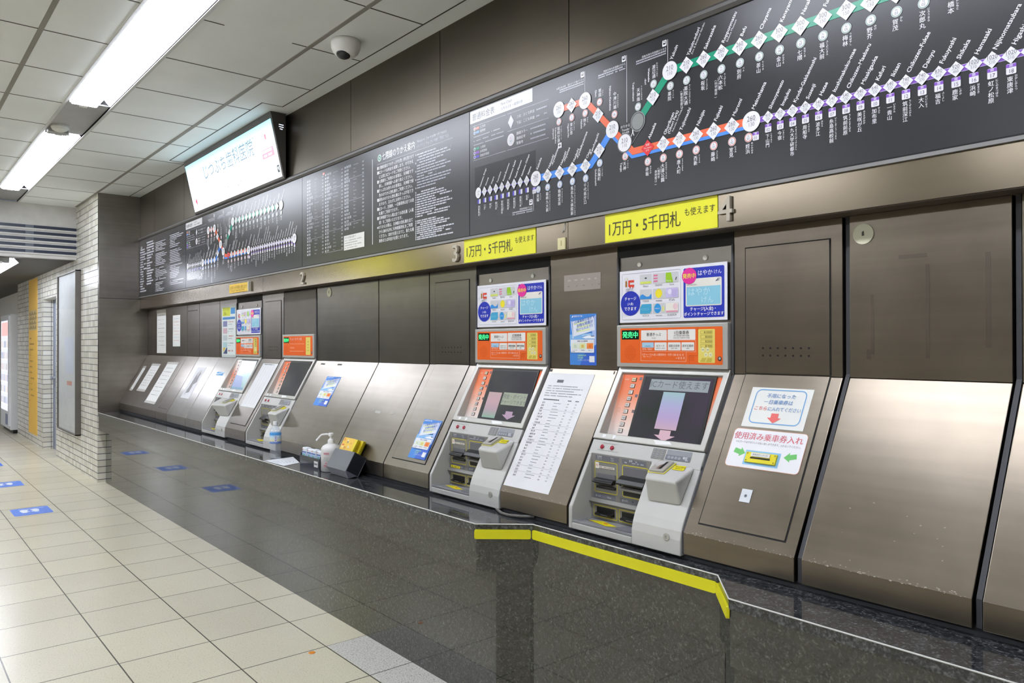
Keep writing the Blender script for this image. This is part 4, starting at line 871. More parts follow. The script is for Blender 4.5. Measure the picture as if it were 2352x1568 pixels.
        if i == 1: a.text('(Ohori Park)', K(x)+.027, 2.218, .0165, WH, 1, ang=60, b=.015); a.text('Fukuoka Art Museum', K(x)+.044, 2.222, .0105, WH, 1, ang=60); a.vtext('美術館口)', K(x)-.036, 2.098, .0115, WH, 1)
    fare(-1.432, 2.187, '260', '130', 'o'); below(-1.443, 2.136, 'K', '01', '姪浜', 'めいのはま', OR); rom(-1.432, 2.187, 'Meinohama', .0195, .036)
    def sq(x, z, no, c='#8d5cc9', k=1.0, tp='JK'):
        a.rr(K(x)-.0115*k, z-.0135*k, K(x)+.0115*k, z+.0135*k, .003*k, '#eceaf0', 3); a.rect(K(x)-.0115*k, z+.004*k, K(x)+.0115*k, z+.0125*k, c, 4); a.rect(K(x)-.004*k, z+.005*k, K(x)+.004*k, z+.0125*k, '#c6b2e0', 5); a.text(no, K(x), z-.0105*k, .0145*k, '#6f6a7a', 5, al='c', sx=.9)
    sq(-1.416, 2.135, '01')
    JR = (('410', '200', '下山門', 'しもやまと', 'Shimoyamato'), ('450', '220', '今宿', 'いまじゅく', 'Imajuku'), ('470', '230', '九大学研都市', 'きゅうだいがっけんとし', 'Kyudai-Gakkentoshi'), ('470', '230', '周船寺', 'すせんじ', 'Susenji'), ('540', '270', '波多江', 'はたえ', 'Hatae'), ('540', '270', '糸島高校前', 'いとしまこうこうまえ', 'Itoshimakoko-mae'), ('540', '270', '筑前前原', 'ちくぜんまえばる', 'Chikuzen-Maebaru'), ('540', '270', '美咲が丘', 'みさきがおか', 'Misakigaoka'), ('640', '320', '加布里', 'かふり', 'Kafuri'), ('640', '320', '一貴山', 'いきさん', 'Ikisan'), ('740', '370', '筑前深江', 'ちくぜんふかえ', 'Chikuzen-Fukae'), ('740', '370', '大入', 'だいにゅう', 'Dainyu'), ('830', '410', '福吉', 'ふくよし', 'Fukuyoshi'), ('920', '460', '鹿家', 'しかか', 'Shikaka'), ('1020', '510', '浜崎', 'はまさき', 'Hamasaki'), ('1020', '510', '虹ノ松原', 'にじのまつばら', 'Nijinomatsubara'), ('1020', '510', '東唐津', 'ひがしからつ', 'Higashi-Karatsu'), ('1020', '510', '和多田', 'わただ', 'Watada'))
    for i, (f, g, kan, kana, ro) in enumerate(JR):
        x = -1.3705+.04315*i; fare(x, 2.187, f, g, 'd', .68 if len(f) == 3 else .72); sq(x, 2.152, '%02d' % (i+2)); a.vtext(kan, K(x)-.003, 2.134, .0148, WH, 1, .02); a.vtext(kana, K(x)+.0105, 2.136, .0068, WH, 1, .03); rom(x, 2.187, ro, .0172, .023)
    fare(-.594, 2.187, '1140', '570', 'o'); sq(-.594, 2.14, '20'); a.vtext('唐津', K(-.597), 2.124, .015, WH, 1, .02); rom(-.594, 2.187, 'Karatsu', .0175, .035)
    NK = (('13', '薬院大通', 'やくいんおおどおり', 'Yakuin-odori', 'Zoo & Botanical Garden', ('(動植物園口)', 'どうしょくぶつえん'), '210'), ('12', '桜坂', 'さくらざか', 'Sakurazaka', None, None, '260'), ('11', '六本松', 'ろっぽんまつ', 'Ropponmatsu', 'Science Museum', ('(科学館前)', 'かがくかんまえ'), '260'), ('10', '別府', 'べふ', 'Befu', None, None, '260'), ('09', '茶山', 'ちゃやま', 'Chayama', None, None, '260'), ('08', '金山', 'かなやま', 'Kanayama', None, None, '300'), ('07', '七隈', 'ななくま', 'Nanakuma', None, None, '300'), ('06', '福大前', 'ふくだいまえ', 'Fukudaimae', None, None, '300'), ('05', '梅林', 'うめばやし', 'Umebayashi', None, None, '300'), ('04', '野芥', 'のけ', 'Noke', None, None, '300'), ('03', '賀茂', 'かも', 'Kamo', None, None, '300'), ('02', '次郎丸', 'じろうまる', 'Jiromaru', None, None, '340'))
    fare(-1.847, 2.371, '210', '110', 'd'); fare(-1.768, 2.448, '210', '110', 'o'); below(-1.767, 2.392, 'N', '14', '薬院', 'やくいん', GR); rom(-1.768, 2.448, 'Yakuin', .0195, .036)
    for i, (no, kan, kana, ro, s2, sb, f) in enumerate(NK):
        x = -1.694+.0730*i; fare(x, 2.447, f, {'210': '110', '260': '130', '300': '150', '340': '170'}[f], 'd'); below(x, 2.393, 'N', no, kan, kana, GR, None, sb); rom(x, 2.447, ro, .0185, .031, s2)
    fare(-.818, 2.447, '340', '170', 'o'); below(-.818, 2.393, 'N', '01', '橋本', 'はしもと', GR); rom(-.818, 2.447, 'Hashimoto', .0185, .036)
    above(-1.920, 2.353, 'N', '16', '天神南', 'てんじんみなみ', (), GR); rotdown('Tenjin-minami', K(-1.944), 2.452, .0125)
    above(-1.845, 2.42, 'N', '15', '渡辺通', 'わたなべどおり', (), GR); rotdown('Watanabe', K(-1.868), 2.485, .0125); rotdown('-dori', K(-1.884), 2.452, .0125)
    for x, zb, s in ((-2.203, 2.478, 'JR鹿児島本線・福北ゆたか線のりかえ'), (-1.978, 2.307, '西鉄天神大牟田線のりかえ'), (-1.780, 2.481, '西鉄天神大牟田線のりかえ')):
        a.rect(K(x), zb, K(x)+.0018, 2.566, WH, 1); a.rr(K(x)-.024, 2.545, K(x)-.004, 2.567, .003, WH, 1); a.rr(K(x)-.020, 2.551, K(x)-.008, 2.564, .002, BK, 2); a.rect(K(x)-.018, 2.557, K(x)-.010, 2.562, WH, 3)
        a.text(s, K(x)-.004, 2.532, .0098, WH, 1, al='r'); a.dashes(K(x)-.15, 2.5235, .144, .0055, '#b6b7c0', 1, .95, None, r); a.dashes(K(x)-.15, 2.515, .144, .0045, '#b6b7c0', 1, .95, None, r)
    HK = ((-2.122, 2.226, '210', '02', '呉服町', 'ごふくまち'),)
    fare(-2.122, 2.226, '210', '110', 'd'); below(-2.120, 2.176, 'H', '02', '呉服町', 'ごふくまち', BL); rotdown('Gofukumachi', K(-2.143), 2.156, .0125)
    for i, (no, kan, kana, ro, s2, f) in enumerate((('03', '千代県庁口', 'ちよけんちょうぐち', 'Chiyo', '-Kenchoguchi', '210'), ('04', '馬出九大病院前', 'まいだしきゅうだいびょういんまえ', 'Maidashi', '-Kyudaibyoinmae', '260'), ('05', '箱崎宮前', 'はこざきみやまえ', 'Hakozaki', '-Miyamae', '260'), ('06', '箱崎九大前', 'はこざききゅうだいまえ', 'Hakozaki', '-Kyudaimae', '260'))):
        x = -2.199-.0763*i; fare(x, 2.178, f, '130' if f == '260' else '110', 'd'); below(x, 2.128, 'H', no, kan, kana, BL); rom(x, 2.178, ro, .0165, .028); a.text(s2, K(x)+.03, 2.216, .0165, WH, 1, ang=60, b=.015)
    fare(-2.503, 2.178, '260', '130', 'o'); below(-2.488, 2.128, 'H', '07', '貝塚', 'かいづか', BL); rom(-2.503, 2.178, 'Kaizuka', .0175, .036); sq(-2.515, 2.128, '01', '#5a4fc6')
    for i, (kan, kana, ro) in enumerate((('名島', 'なじま', 'Najima'), ('西鉄千早', 'にしてつちはや', 'Nishitetsu Chihaya'), ('香椎宮前', 'かしいみやまえ', 'Kashii-Miyamae'), ('西鉄香椎', 'にしてつかしい', 'Nishitetsu Kashii'), ('香椎花園前', 'かしいかえんまえ', 'Kashii-Kaenmae'), ('唐の原', 'とうのはる', 'Tonoharu'), ('和白', 'わじろ', 'Wajiro'), ('三苫', 'みとま', 'Mitoma'), ('西鉄新宮', 'にしてつしんぐう', 'Nishitetsu Shingu'))):
        x = -2.564-.0437*i
        if i == 8: a.ell(K(x)-.003, 2.179, .022, .026, '#eeedf0', 7); a.text('570', K(x)-.003, 2.18, .013, '#8a8a92', 8, al='c'); a.text('290', K(x)-.003, 2.167, .012, '#9a9aa2', 8, al='c')
        else: a.poly([(K(x), 2.155), (K(x)+.019, 2.179), (K(x), 2.203), (K(x)-.019, 2.179)], '#e4e4ea', 7); a.text(str(570 if i > 3 else 470), K(x), 2.18, .0125, '#9a9aa2', 8, al='c'); a.text('240', K(x), 2.169, .0105, '#a4a4ac', 8, al='c')
        a.rect(K(x)-.011, 2.127, K(x)-.001, 2.147, '#5a4fc6', 3); a.rr(K(x), 2.126, K(x)+.013, 2.148, .002, '#d8d8e2', 3)
        a.vtext(kan, K(x)-.002, 2.118, .0125, WH, 1, .02); a.vtext(kana, K(x)+.008, 2.118, .006, WH, 1); rom(x, 2.179, ro, .0135, .024)
    a.rect(K(-2.522), 2.04, K(-2.5205), 2.115, WH, 1); a.rr(K(-2.549), 2.068, K(-2.527), 2.092, .003, WH, 1); a.rr(K(-2.545), 2.074, K(-2.531), 2.089, .002, BK, 2); a.rect(K(-2.543), 2.08, K(-2.533), 2.086, WH, 3)
    a.text('西鉄貝塚線のりかえ', K(-2.527), 2.055, .0098, WH, 1, al='r'); a.dashes(K(-2.665), 2.0465, .138, .0055, '#b6b7c0', 1, .95, None, r); a.dashes(K(-2.665), 2.038, .138, .0045, '#b6b7c0', 1, .95, None, r)
def map_board(x0, x1, label):
    o = tag(board(x0, x1).build('fare_map_board'), label, 'fare board'); L = [wall_art(YB, .0065, 'gloss') for _ in range(3)]
    for q in L: q.o = q.o+q.n*.006; q.base = .0003
    mapart(L[0], x0, L[1], L[2])
    for q, n in zip(L, ('station_print', 'title_and_legend', 'route_lines')): q.build(n, o)
map_board(-2.991, -.474, 'largest black fare map board with coloured subway lines over machines 3 and 4')
map_board(-7.402, -4.885, 'farther black fare map board under the video screen')
struct(board(-.474, 1.8).build('trim_9'))
# transfer information and fare table panel
TB = tag(board(-4.885, -2.991).build('transfer_information_board'), 'grey black board of white fare columns and transfer rules between the two map boards', 'information board')
def blank(): q = wall_art(YB, 0, 'gloss'); q.o = q.o+q.n*.006; q.base = .0003; return q
a = blank(); rr_ = random.Random(11)
a.rect(-3.938, 2.035, -3.931, 2.53, '#c9c9d0', 1)
a.ell(-3.853, 2.523, .02, .02, '#cfe3d8', 1); a.ell(-3.853, 2.523, .015, .015, '#3f7f67', 2); a.text('N', -3.853, 2.516, .019, '#e8f2ec', 3, al='c')
a.text('七隈線のりかえ案内', -3.825, 2.507, .047, WH, 1, sx=.82, b=.01); a.text('Nanakuma Line transfer information', -3.46, 2.529, .0225, '#cdced8', 1, sx=.84); a.text('나나쿠마선 환승 안내 換乗七隈線的乘客', -3.46, 2.502, .0185, '#b9bac6', 1, sx=.9)
a.rect(-3.88, 2.487, -3.13, 2.4885, '#c9c9d0', 1)
for i, s in enumerate(('■七隈線各駅までのきっぷがお買い求め頂けます', '■ICカードは料金を減算します。のりかえ', '　には同じICカードをご利用ください。', '■七隈線をご利用のお客様は、天神駅で下', '　車し、天神南駅へお乗り換えください。', '■きっぷをお持ちのお客様は、天神駅で緑', '　色ののりかえ改札機をご利用ください。', '■緑色ののりかえ改札機はきっぷが出てき', '　ますので、忘れずにお持ちください。', '■ICカード、定期券、一日乗車券は全ての改', '　札機でご利用できます。', '■天神南駅での入場は全ての改札機（入場', '　用）をご利用いただけます。', '※のりかえの際は、天神駅の改札機を出て', '　から120分以内に天神南駅改札をご利用', '　ください。120分を超えますと、新たな乗', '　車券または料金が必要となります。')):
    a.text(s, -3.88, 2.458-.0262*i, .0222, WH, 1, sx=min(.92, .39/(a.width(s, .0222))), b=.02)
for k, (z0, n, h, p) in enumerate(((2.462, 13, .0078, .0148), (2.26, 11, .0085, .0128), (2.108, 10, .0085, .0108))):
    for i in range(n):
        q = i % 3 == 0; a.rect(-3.475, z0-p*i, -3.467, z0-p*i+h, '#c4c5ce', 1) if q or k else None
        a.dashes(-3.46, z0-p*i, (.25+.09*rr_.random()) if i % 4 else .18, h*.78, '#b2b3bd' if k == 0 else '#c9cad2', 1, .96, .03, rr_)
tb_ = (('K01', '姪浜', 'Meinohama', 260), ('K02', '室見', 'Muromi', 260), ('K03', '藤崎', 'Fujisaki', 260), ('K04', '西新', 'Nishijin', 260), ('K05', '唐人町', 'Tojinmachi', 210), ('K06', '大濠公園', 'Ohorikoen', 210), ('K08', '天神', 'Tenjin', 210), ('K09', '中洲川端', 'Nakasu-Kawabata', 210), ('K10', '祇園', 'Gion', 210), ('K11', '博多', 'Hakata', 260), ('K12', '東比恵', 'Higashi-Hie', 260), ('K13', '福岡空港', 'Fukuokakuko', 260), ('H02', '呉服町', 'Gofukumachi', 210), ('H03', '千代県庁口', 'Chiyo-Kenchoguchi', 210), ('H05', '箱崎宮前', 'Hakozaki-Miyamae', 260), ('H07', '貝塚', 'Kaizuka', 260), ('N01', '橋本', 'Hashimoto', 340), ('N03', '賀茂', 'Kamo', 300), ('N06', '福大前', 'Fukudaimae', 300), ('N08', '金山', 'Kanayama', 300), ('N10', '別府', 'Befu', 260), ('N12', '桜坂', 'Sakurazaka', 260), ('N14', '薬院', 'Yakuin', 210))
a.build('transfer_text', TB); a = blank()
for c in range(3):
    x = -4.80+.265*c
    n = 23 if c < 2 else 18
    for i in range(n):
        z = 2.535-.0222*i; e = tb_[(i+c*7) % len(tb_)]
        a.ell(x, z+.006, .006, .0075, '#cfd0d8', 1, 10); a.text(e[1], x+.014, z, .0172, '#d5d6de', 1, sx=.92); a.text(e[2], x+.105, z+.002, .0108, '#b2b3bd', 1, sx=.8); a.text(str(e[3]), x+.235, z, .0145, '#d5d6de', 1, al='r')
        if (i+c) % 6 == 5: a.rect(x-.01, z-.0055, x+.238, z-.0042, '#c9c9d0', 1)
a.rect(-4.575, 2.548, -4.55, 2.562, '#dd5a48', 1)
a.build('fare_table', TB); a = blank(); a.rect(-4.285, 2.033, -4.03, 2.122, '#d9d8d4', 2); a.text('のりかえ料金が必要です', -4.275, 2.103, .0148, '#7a7a78', 3, sx=.9)
for i in range(4): a.dashes(-4.275, 2.088-.015*i, .16 if i % 2 else .21, .005, '#a9a9a4', 3, .9, None, rr_)
a.build('pale_note', TB)
# leftmost text board
a = board(-9.011, -7.402)
for x, z, n, p, h, wd in ((-8.98, 2.50, 19, .0262, .0165, .25), (-8.72, 2.53, 17, .0272, .0175, .27), (-8.40, 2.50, 31, .0165, .0088, .40), (-7.90, 2.52, 30, .0165, .0085, .42)):
    for i in range(n):
        if x == -8.98 and i == 0: a.text('ご案内', x, z-.004, .03, WH, 1, b=.02); continue
        if (i*7+int(-x*10)) % 9 == 0 and h < .01: continue
        a.rect(x, z-p*i, x+h*.8, z-p*i+h, '#c9cad2', 1) if i % 2 == 0 else None
        a.dashes(x+.018, z-p*i, wd*(.35+.65*rr_.random()), h*.85, '#c4c5cf', 1, .97, .035, rr_)
tag(a.build('notice_board'), 'black board beside the tiled pier filled with four columns of small white text', 'information board')

# ================================================================== VIDEO SCREEN
t = thing('video_screen', (-6.08, 2.15, 2.6), 'tilted bright advertising screen hung above the fare boards', 'screen')
TX0, TX1 = -7.04, -5.113; yt, zt, yb_, zb = 2.10, ZC-.002, 2.20, 2.615
MB().prism_x([(yt, zt), (yb_, zb), (YB-.022, zb-.008), (YB-.022, zt)], TX0, TX1, plain('#4b4743', .45, .4, name='dark_housing')).build('housing', t, .003)
dv = (0, yt-yb_, zt-zb); LT = math.hypot(yt-yb_, zt-zb)
a = Art((0, yb_, zb), (1, 0, 0), dv, .0015, 'glow', 1.0)
Tm = NT('lit_advert'); cc = Tm.n('ShaderNodeNewGeometry'); sx = Tm.n('ShaderNodeSeparateXYZ'); Tm.l(cc.outputs['Position'], sx.inputs[0])
fz = Tm.math('DIVIDE', Tm.math('SUBTRACT', sx.outputs['Z'], zb), zt-zb)
Tm.set(col=(.02, .02, .02, 1), em=Tm.ramp(fz, [(.1, lin('#fbfdff')), (.5, lin('#f0fbff')), (.68, lin('#b9e6f2')), (1, lin('#58b8d9'))]), ems=2.1, rough=.15)
a.rect(TX0+.02, .018, TX1-.02, LT-.045, Tm.m, 0); top = LT
a.gs = 1.0
a.gs = .8; a.text('じつぶち歯科医院', -6.63, top-.215, .125, '#2f6f92', 2, sx=1.12, b=.012); a.gs = 1.0; 
for i in range(9): a.rect(-6.2+.05*i+.3, top-.12+.004*(i % 3), -6.18+.05*i+.3, top-.105, '#6fa6bd', 2)
a.gs = 1.6; a.rect(-5.385, top-.285, -5.178, top-.222, '#f06f86', 2); a.rect(-5.379, top-.248, -5.21, top-.228, '#f9c3cb', 3); a.dashes(-5.36, top-.275, .15, .016, '#fbd2d8', 3, .9, None, rr_); a.rect(-5.29, top-.16, -5.262, top-.125, '#e8536e', 2)
a.poly([(-6.95, top-.36), (-6.90, top-.335), (-6.90, top-.40)], '#e0506e', 2)
a.gs = .6; a.rect(-5.185, top-.41, -5.145, top-.36, '#2f4256', 2); a.gs = 1.0; a.ell(-5.165, top-.38, .011, .011, '#dfe8ec', 3); a.line((-5.162, top-.388), (-5.15, top-.402), .006, '#dfe8ec', 3)
for i in range(7): a.rect(-6.15+.07*i, top-.36+.006*((i*5) % 4)-.03*(i % 2), -6.13+.07*i, top-.352-.03*(i % 2), '#8aa8b0', 2)
a.build('lit_screen', t)
a = Art((TX1, 0, 0), (0, 1, 0), (0, 0, 1), .001, 'glow', 1.6)
for i, wd in enumerate((.034, .034, .02)): a.line((2.178-wd/2, 2.985-.015*i), (2.178+wd/2, 2.983-.015*i), .005, '#dfe8ff', 0)
a.build('indicator', t)

# ================================================================== NOTICES ON THE CABINETS
def blue_flyer(a, x, y, w, h):
    a.slab(x, y, x+w, y+h, .0008, '#3f86d8'); u = lambda p, q: (x+w*p, y+h*q)
    a.poly([u(0, .38), u(0, .6), u(.45, .62), u(.98, .62), u(.98, .25), u(.3, .25)], '#7fb5e8', 1); a.poly([u(.8, .88), u(.99, .98), u(.99, .4), u(.9, .4)], '#a9bdea', 1); a.poly([u(.4, 0), u(.99, 0), u(.99, .4), u(.55, .22)], '#2f62cc', 1)
    a.poly([u(.1, .86), u(.5, .9), u(.9, .95), u(.95, .68), u(.55, .62), u(.15, .56)], '#e4e8f4', 2); a.line(u(.06, .87), u(.14, .52), w*.025, '#f2f4fa', 3)
    for s, p, q, hh, c in (('1日乗車券の提示で', .16, .80, .095, '#3f6fc0'), ('お得な特典が', .28, .735, .105, '#3f6fc0'), ('受けられます!!', .26, .655, .098, '#6f8fd0')):
        a.line(u(p, q+.005), u(p+.5, q+.045), w*.05, '#e6edb8', 3); a.text(s, *u(p, q), w*hh, c, 4, ang=12, b=.02)
    a.poly([u(.48, .54), u(.72, .585), u(.94, .57), u(.95, .52), u(.6, .52)], '#eef2fa', 3); a.poly([u(.8, .575), u(.93, .572), u(.93, .558), u(.82, .558)], '#33527e', 4); a.line(u(.48, .58), u(.8, .61), w*.015, '#dfe8f6', 3)
    a.rr(*u(.05, .245), *u(.93, .5), w*.03, '#e9eaf0', 5); a.text('対象となる乗車券', *u(.5, .455), w*.05, '#444a58', 6, al='c', b=.02)
    for p, c in ((.1, '#dfe6d2'), (.38, '#dbe3a8'), (.66, '#e98a3a')): a.rect(*u(p, .32), *u(p+.24, .43), c, 6); a.rect(*u(p+.08, .345), *u(p+.17, .4), {'#dfe6d2': '#c4cfc0', '#dbe3a8': '#e0b858', '#e98a3a': '#ee6a1e'}[c], 7); a.dashes(x+w*(p+.03), y+h*.285, w*.18, h*.012, '#777c88', 6)
    a.dashes(x+w*.08, y+h*.26, w*.2, h*.01, '#777c88', 6)
    for s, q in (('1日乗車券の特典', .175), ('対象の施設', .13), ('ここをチェックしてね!', .085)): a.text(s, *u(.3, q), w*.052, '#bfe9a8' if q > .1 else '#e8f2f8', 3, b=.02, sx=.85)
    a.rect(*u(.75, .06), *u(.94, .18), '#e9eaf0', 3); a.text('福岡市地下鉄', *u(.16, .945), w*.055, '#f0f4fa', 3, b=.02); a.line(u(.09, .94), u(.14, .97), w*.025, '#f0f4fa', 3)
a = wall_art(YV, .0002); blue_flyer(a, -2.384, 1.364, .158, .217); tag(a.build('flyer'), 'blue one day pass flyer upright above the long fare sheet between machines 3 and 4', 'flyer', 'blue one day pass flyers')
a = slope_art(.0034); a.o = a.o+a.n*.0031; blue_flyer(a, -3.278, .059, .157, .211); tag(a.build('flyer'), 'blue one day pass flyer on the slope left of machine number 3', 'flyer', 'blue one day pass flyers')
a = slope_art(.0002); blue_flyer(a, -4.575, .266, .19, .207); tag(a.build('flyer'), 'blue one day pass flyer on the slope behind the water bottle', 'flyer', 'blue one day pass flyers')
def sheet(x0, x1, s0, s1, label, dens=1, rows=26, head=True, base=.0012):
    a = slope_art(.001); a.slab(x0, s0, x1, s1, base, '#e4e4e6'); w = x1-x0; L = s1-s0; rnd = random.Random(5)
    if head:
        a.rect(x0+w*.26, s1-L*.085, x0+w*.40, s1-L*.06, '#55585f', 1)
        for i in range(5): a.dashes(x0+w*.1, s1-L*(.12+.022*i), w*(.45+.35*rnd.random()), L*.006, '#8b8d93', 1, .9, None, rnd)
        a.dashes(x0+w*.12, s1-L*.245, w*.36, L*.009, '#3f4248', 1, .95, None, rnd); a.dashes(x0+w*.66, s1-L*.245, w*.08, L*.008, '#55585f', 1, 1, None, rnd); a.dashes(x0+w*.82, s1-L*.245, w*.08, L*.008, '#55585f', 1, 1, None, rnd)
        names = [e[1] for e in tb_]
        for i in range(rows):
            y = s1-L*(.275+.66*i/rows)
            a.text(names[i % len(names)], x0+w*.12, y, L*.0165, '#3a3c42', 1); a.dashes(x0+w*.38, y+.001, w*(.08+.12*rnd.random()), L*.005, '#9b9da3', 1, 1, None, rnd)
            a.text(str(rnd.choice((210, 260, 300, 340))), x0+w*.67, y, L*.0145, '#5a5c62', 1); a.text(str(rnd.choice((110, 130, 150, 170))), x0+w*.83, y, L*.0145, '#6a6c72', 1)
            if i in (3, 8, 10, 14, 18, 22, 24): a.rect(x0+w*.08, y+L*.0185, x0+w*.95, y+L*.0195, '#6a6c72', 1)
    return tag(a.build('fare_sheet'), label, 'fare sheet')
sheet(-2.503, -2.223, .026, .561, 'long white fare sheet on the slope between machines 3 and 4')
a = sheet(-5.715, -5.436, .18, .544, 'long pale fare sheet on the slope between the pale-screened machine and machine number 2', rows=1, head=False, base=.0042)
a = slope_art(.0058)
for i in range(5): a.rect(-5.69+.05*i, .2, -5.686+.05*i, .53, '#cfcfd4', 0)
a.dashes(-5.68, .532, .2, .006, '#6a6c74', 0); a.build('printed_columns', bpy.data.objects['fare_sheet.001'])
# ticket return notices on the cabinet right of machine 4
a = slope_art(.001); a.o = a.o+a.n*.0031; a.slab(-1.469, .391, -1.248, .5365, .0008, '#e9e9e4')
a.rframe(-1.449, .405, -1.266, .530, .02, .0035, '#6fa6d8', 1)
for s, x, y, c in (('不用になった', -1.407, .5005, '#6f97c8'), ('一日乗車券は', -1.412, .4775, '#6f97c8'), ('に入れてください', -1.391, .4535, '#6f97c8')): a.text(s, x, y, .0165 if x > -1.4 else .0175, c, 2, b=.025, sk=.12, sx=.9 if x > -1.4 else 1)
a.text('こちら', -1.441, .4535, .0165, '#e06a6a', 2, b=.025, sk=.12)
a.poly([(-1.371, .444), (-1.345, .444), (-1.345, .428), (-1.333, .428), (-1.358, .409), (-1.383, .428), (-1.371, .428)], '#e86a66', 2)
tag(a.build('notice'), 'white notice with blue outline and red arrow above the yellow slot', 'notice')
a = slope_art(.001); a.o = a.o+a.n*.0031; a.slab(-1.478, .252, -1.234, .378, .0006, '#ececef'); a.rr(-1.486, .247, -1.224, .383, .014, '#e6a98c', 0); a.rr(-1.4845, .2485, -1.2255, .3815, .013, '#efeef2', 1)
a.text('使用済み乗車券入れ', -1.481, .3475, .0272, '#d4707c', 2, b=.03, sx=1.0); a.text('※ ICカードはデポジットの払い戻しができます。入れないでください。', -1.468, .3325, .0085, '#5a5a60', 2, sx=.86)
for d, x in ((1, -1.462), (-1, -1.246)): a.poly([(x, .313), (x+d*.022, .308), (x+d*.022, .316), (x+d*.04, .297), (x+d*.018, .284), (x+d*.019, .291), (x-d*.004, .297)], '#6fc46a', 2)
a.frame(-1.422, .259, -1.297, .309, .0085, '#8cc0e6', 2)
t = a.build('notice'); tag(t, 'white rounded notice with pink heading and green arrows around the yellow slot', 'notice')
a = slope_art(.0015); a.o = a.o+a.n*.0045; a.slab(-1.4135, .267, -1.3055, .301, .007, plain('#e8d912', .4, name='yellow_plate')); a.base = .0075
a.rect(-1.395, .279, -1.325, .2835, M['dark'], 1); a.slab(-1.393, .286, -1.327, .298, .011, '#e9e9e6', .007); a.text('使用済きっぷ入れ', -1.36, .2895, .0068, '#6a6a66', 1, al='c')
a.base = .0075
for x in (-1.408, -1.311):
    for s in (.272, .296): a.ell(x, s, .0025, .0025, '#7d7724', 1, 10)
tag(a.build('ticket_return_slot'), 'yellow plate with ticket return slot, screwed on between green arrows', 'slot plate')
a = slope_art(.001); a.o = a.o+a.n*.0031; a.slab(-1.3935, .135, -1.3565, .178, .002, '#dfe3e8'); a.ell(-1.375, .156, .0052, .0052, '#8b9096', 1); a.ell(-1.375, .156, .002, .002, '#3c3f44', 2)
tag(a.build('lock_plate'), 'small white square plate low on the slope under the yellow slot', 'plate')
# plates and discs
for x, z, l in ((-1.103, 1.786, 'larger cream disc with a hole on the wide brown cabinet at the right'), (-4.66, 1.80, 'small cream disc on the wide cabinet under the raised number 2')):
    a = wall_art(YV, 0); a.lathe((x, YV, z), [(.0315, 0), (.0315, .003), (.030, .0035)], plain('#d9d6bd', .45, name='cream_disc'), 36, Vector((0, -1, 0))); a.base = .0042
    a.poly([(x-.004, z-.006), (x+.004, z-.005), (x+.002, z+.010), (x-.004, z+.006)], '#4a4639', 0); tag(a.build('cover_disc'), l, 'disc', 'cream cover discs')
a = wall_art(YV, 0); a.slab(-2.419, 1.683, -2.201, 1.752, .001, '#9a9088'); 
for i in range(5): a.dashes(-2.395+.04*i, 1.725, .02, .006, '#b3aaa2', 1); a.dashes(-2.395+.045*i, 1.70, .015, .005, '#837a72', 1)
tag(a.build('faded_label'), 'faded blank label between the yellow signs above the upright blue flyer', 'label')
def strip_notice(a, x0, y0, x1, y1, label, cols, tape=None):
    a.slab(x0, y0, x1, y1, .0008, '#e2e2e0'); n = 8
    for i in range(n): a.dashes(x0+(x1-x0)*.15, y1-(y1-y0)*(.12+.1*i), (x1-x0)*.7, (y1-y0)*.012, cols[i % len(cols)], 1, .7, None, rr_)
    if tape:
        for s0, s1 in tape: a.rect(x0-.008, s0, x1+.008, s1, '#b9b7b2', 2)
    return tag(a.build('notice'), label, 'notice')
strip_notice(wall_art(YV, 0), -8.664, 1.372, -8.338, 1.815, 'longer upright white notice nearest to the tiled pier', ['#a9a9a9', '#8f8f94'], [(1.79, 1.825)])
strip_notice(wall_art(YV, 0), -8.103, 1.442, -7.864, 1.752, 'shorter upright white notice with red lines, second from the tiled pier', ['#7fa9cc', '#d05a5a', '#cf8f8f'])
strip_notice(slope_art(0), -8.905, .168, -8.80, .43, 'narrowest of three taped notices on the slope beside the tiled pier', ['#d5d5d3'], [(.425, .45), (.155, .175)])
strip_notice(slope_art(0), -8.635, .18, -8.335, .47, 'taped notice with a dark red line on the slope beside the tiled pier', ['#a9b0b6', '#7a4a4a'], [(.46, .485), (.165, .19)])
strip_notice(slope_art(0), -8.13, .075, -7.785, .495, 'longest and widest of three taped notices on the slope beside the tiled pier', ['#9b9da1', '#6f7278'], [(.49, .515), (.06, .085)])
a = slope_art(0); a.slab(-7.16, .17, -6.93, .48, .0008, '#dcdce0'); rr2 = random.Random(2)
for i in range(7): a.poly([(-7.15+.2*rr2.random(), .18+.28*rr2.random()) for k in range(3)], '#8f8d90', 1)
tag(a.build('torn_notice'), 'torn white paper remains on the glaring slope third from the tiled pier', 'notice')
a = slope_art(0); a.slab(-6.60, .415, -6.44, .447, .0006, '#5d9fd8'); a.poly([(-6.60, .415), (-6.44, .44), (-6.44, .447), (-6.60, .43)], '#d5e4f2', 1)
tag(a.build('sticker'), 'small blue sticker on the slope under the tall lime green headed notice', 'sticker')
a = slope_art(0); a.slab(-7.62, .038, -7.35, .042, .001, '#3a3733'); tag(a.build('slot_strip'), 'thin dark slot line low on the second cabinet from the pier', 'slot')
a = wall_art(YV, 0); a.slab(-7.62, 1.775, -7.34, 1.782, .001, '#26231f'); tag(a.build('slot_strip'), 'thin dark slot line near the top of the second cabinet from the pier', 'slot')
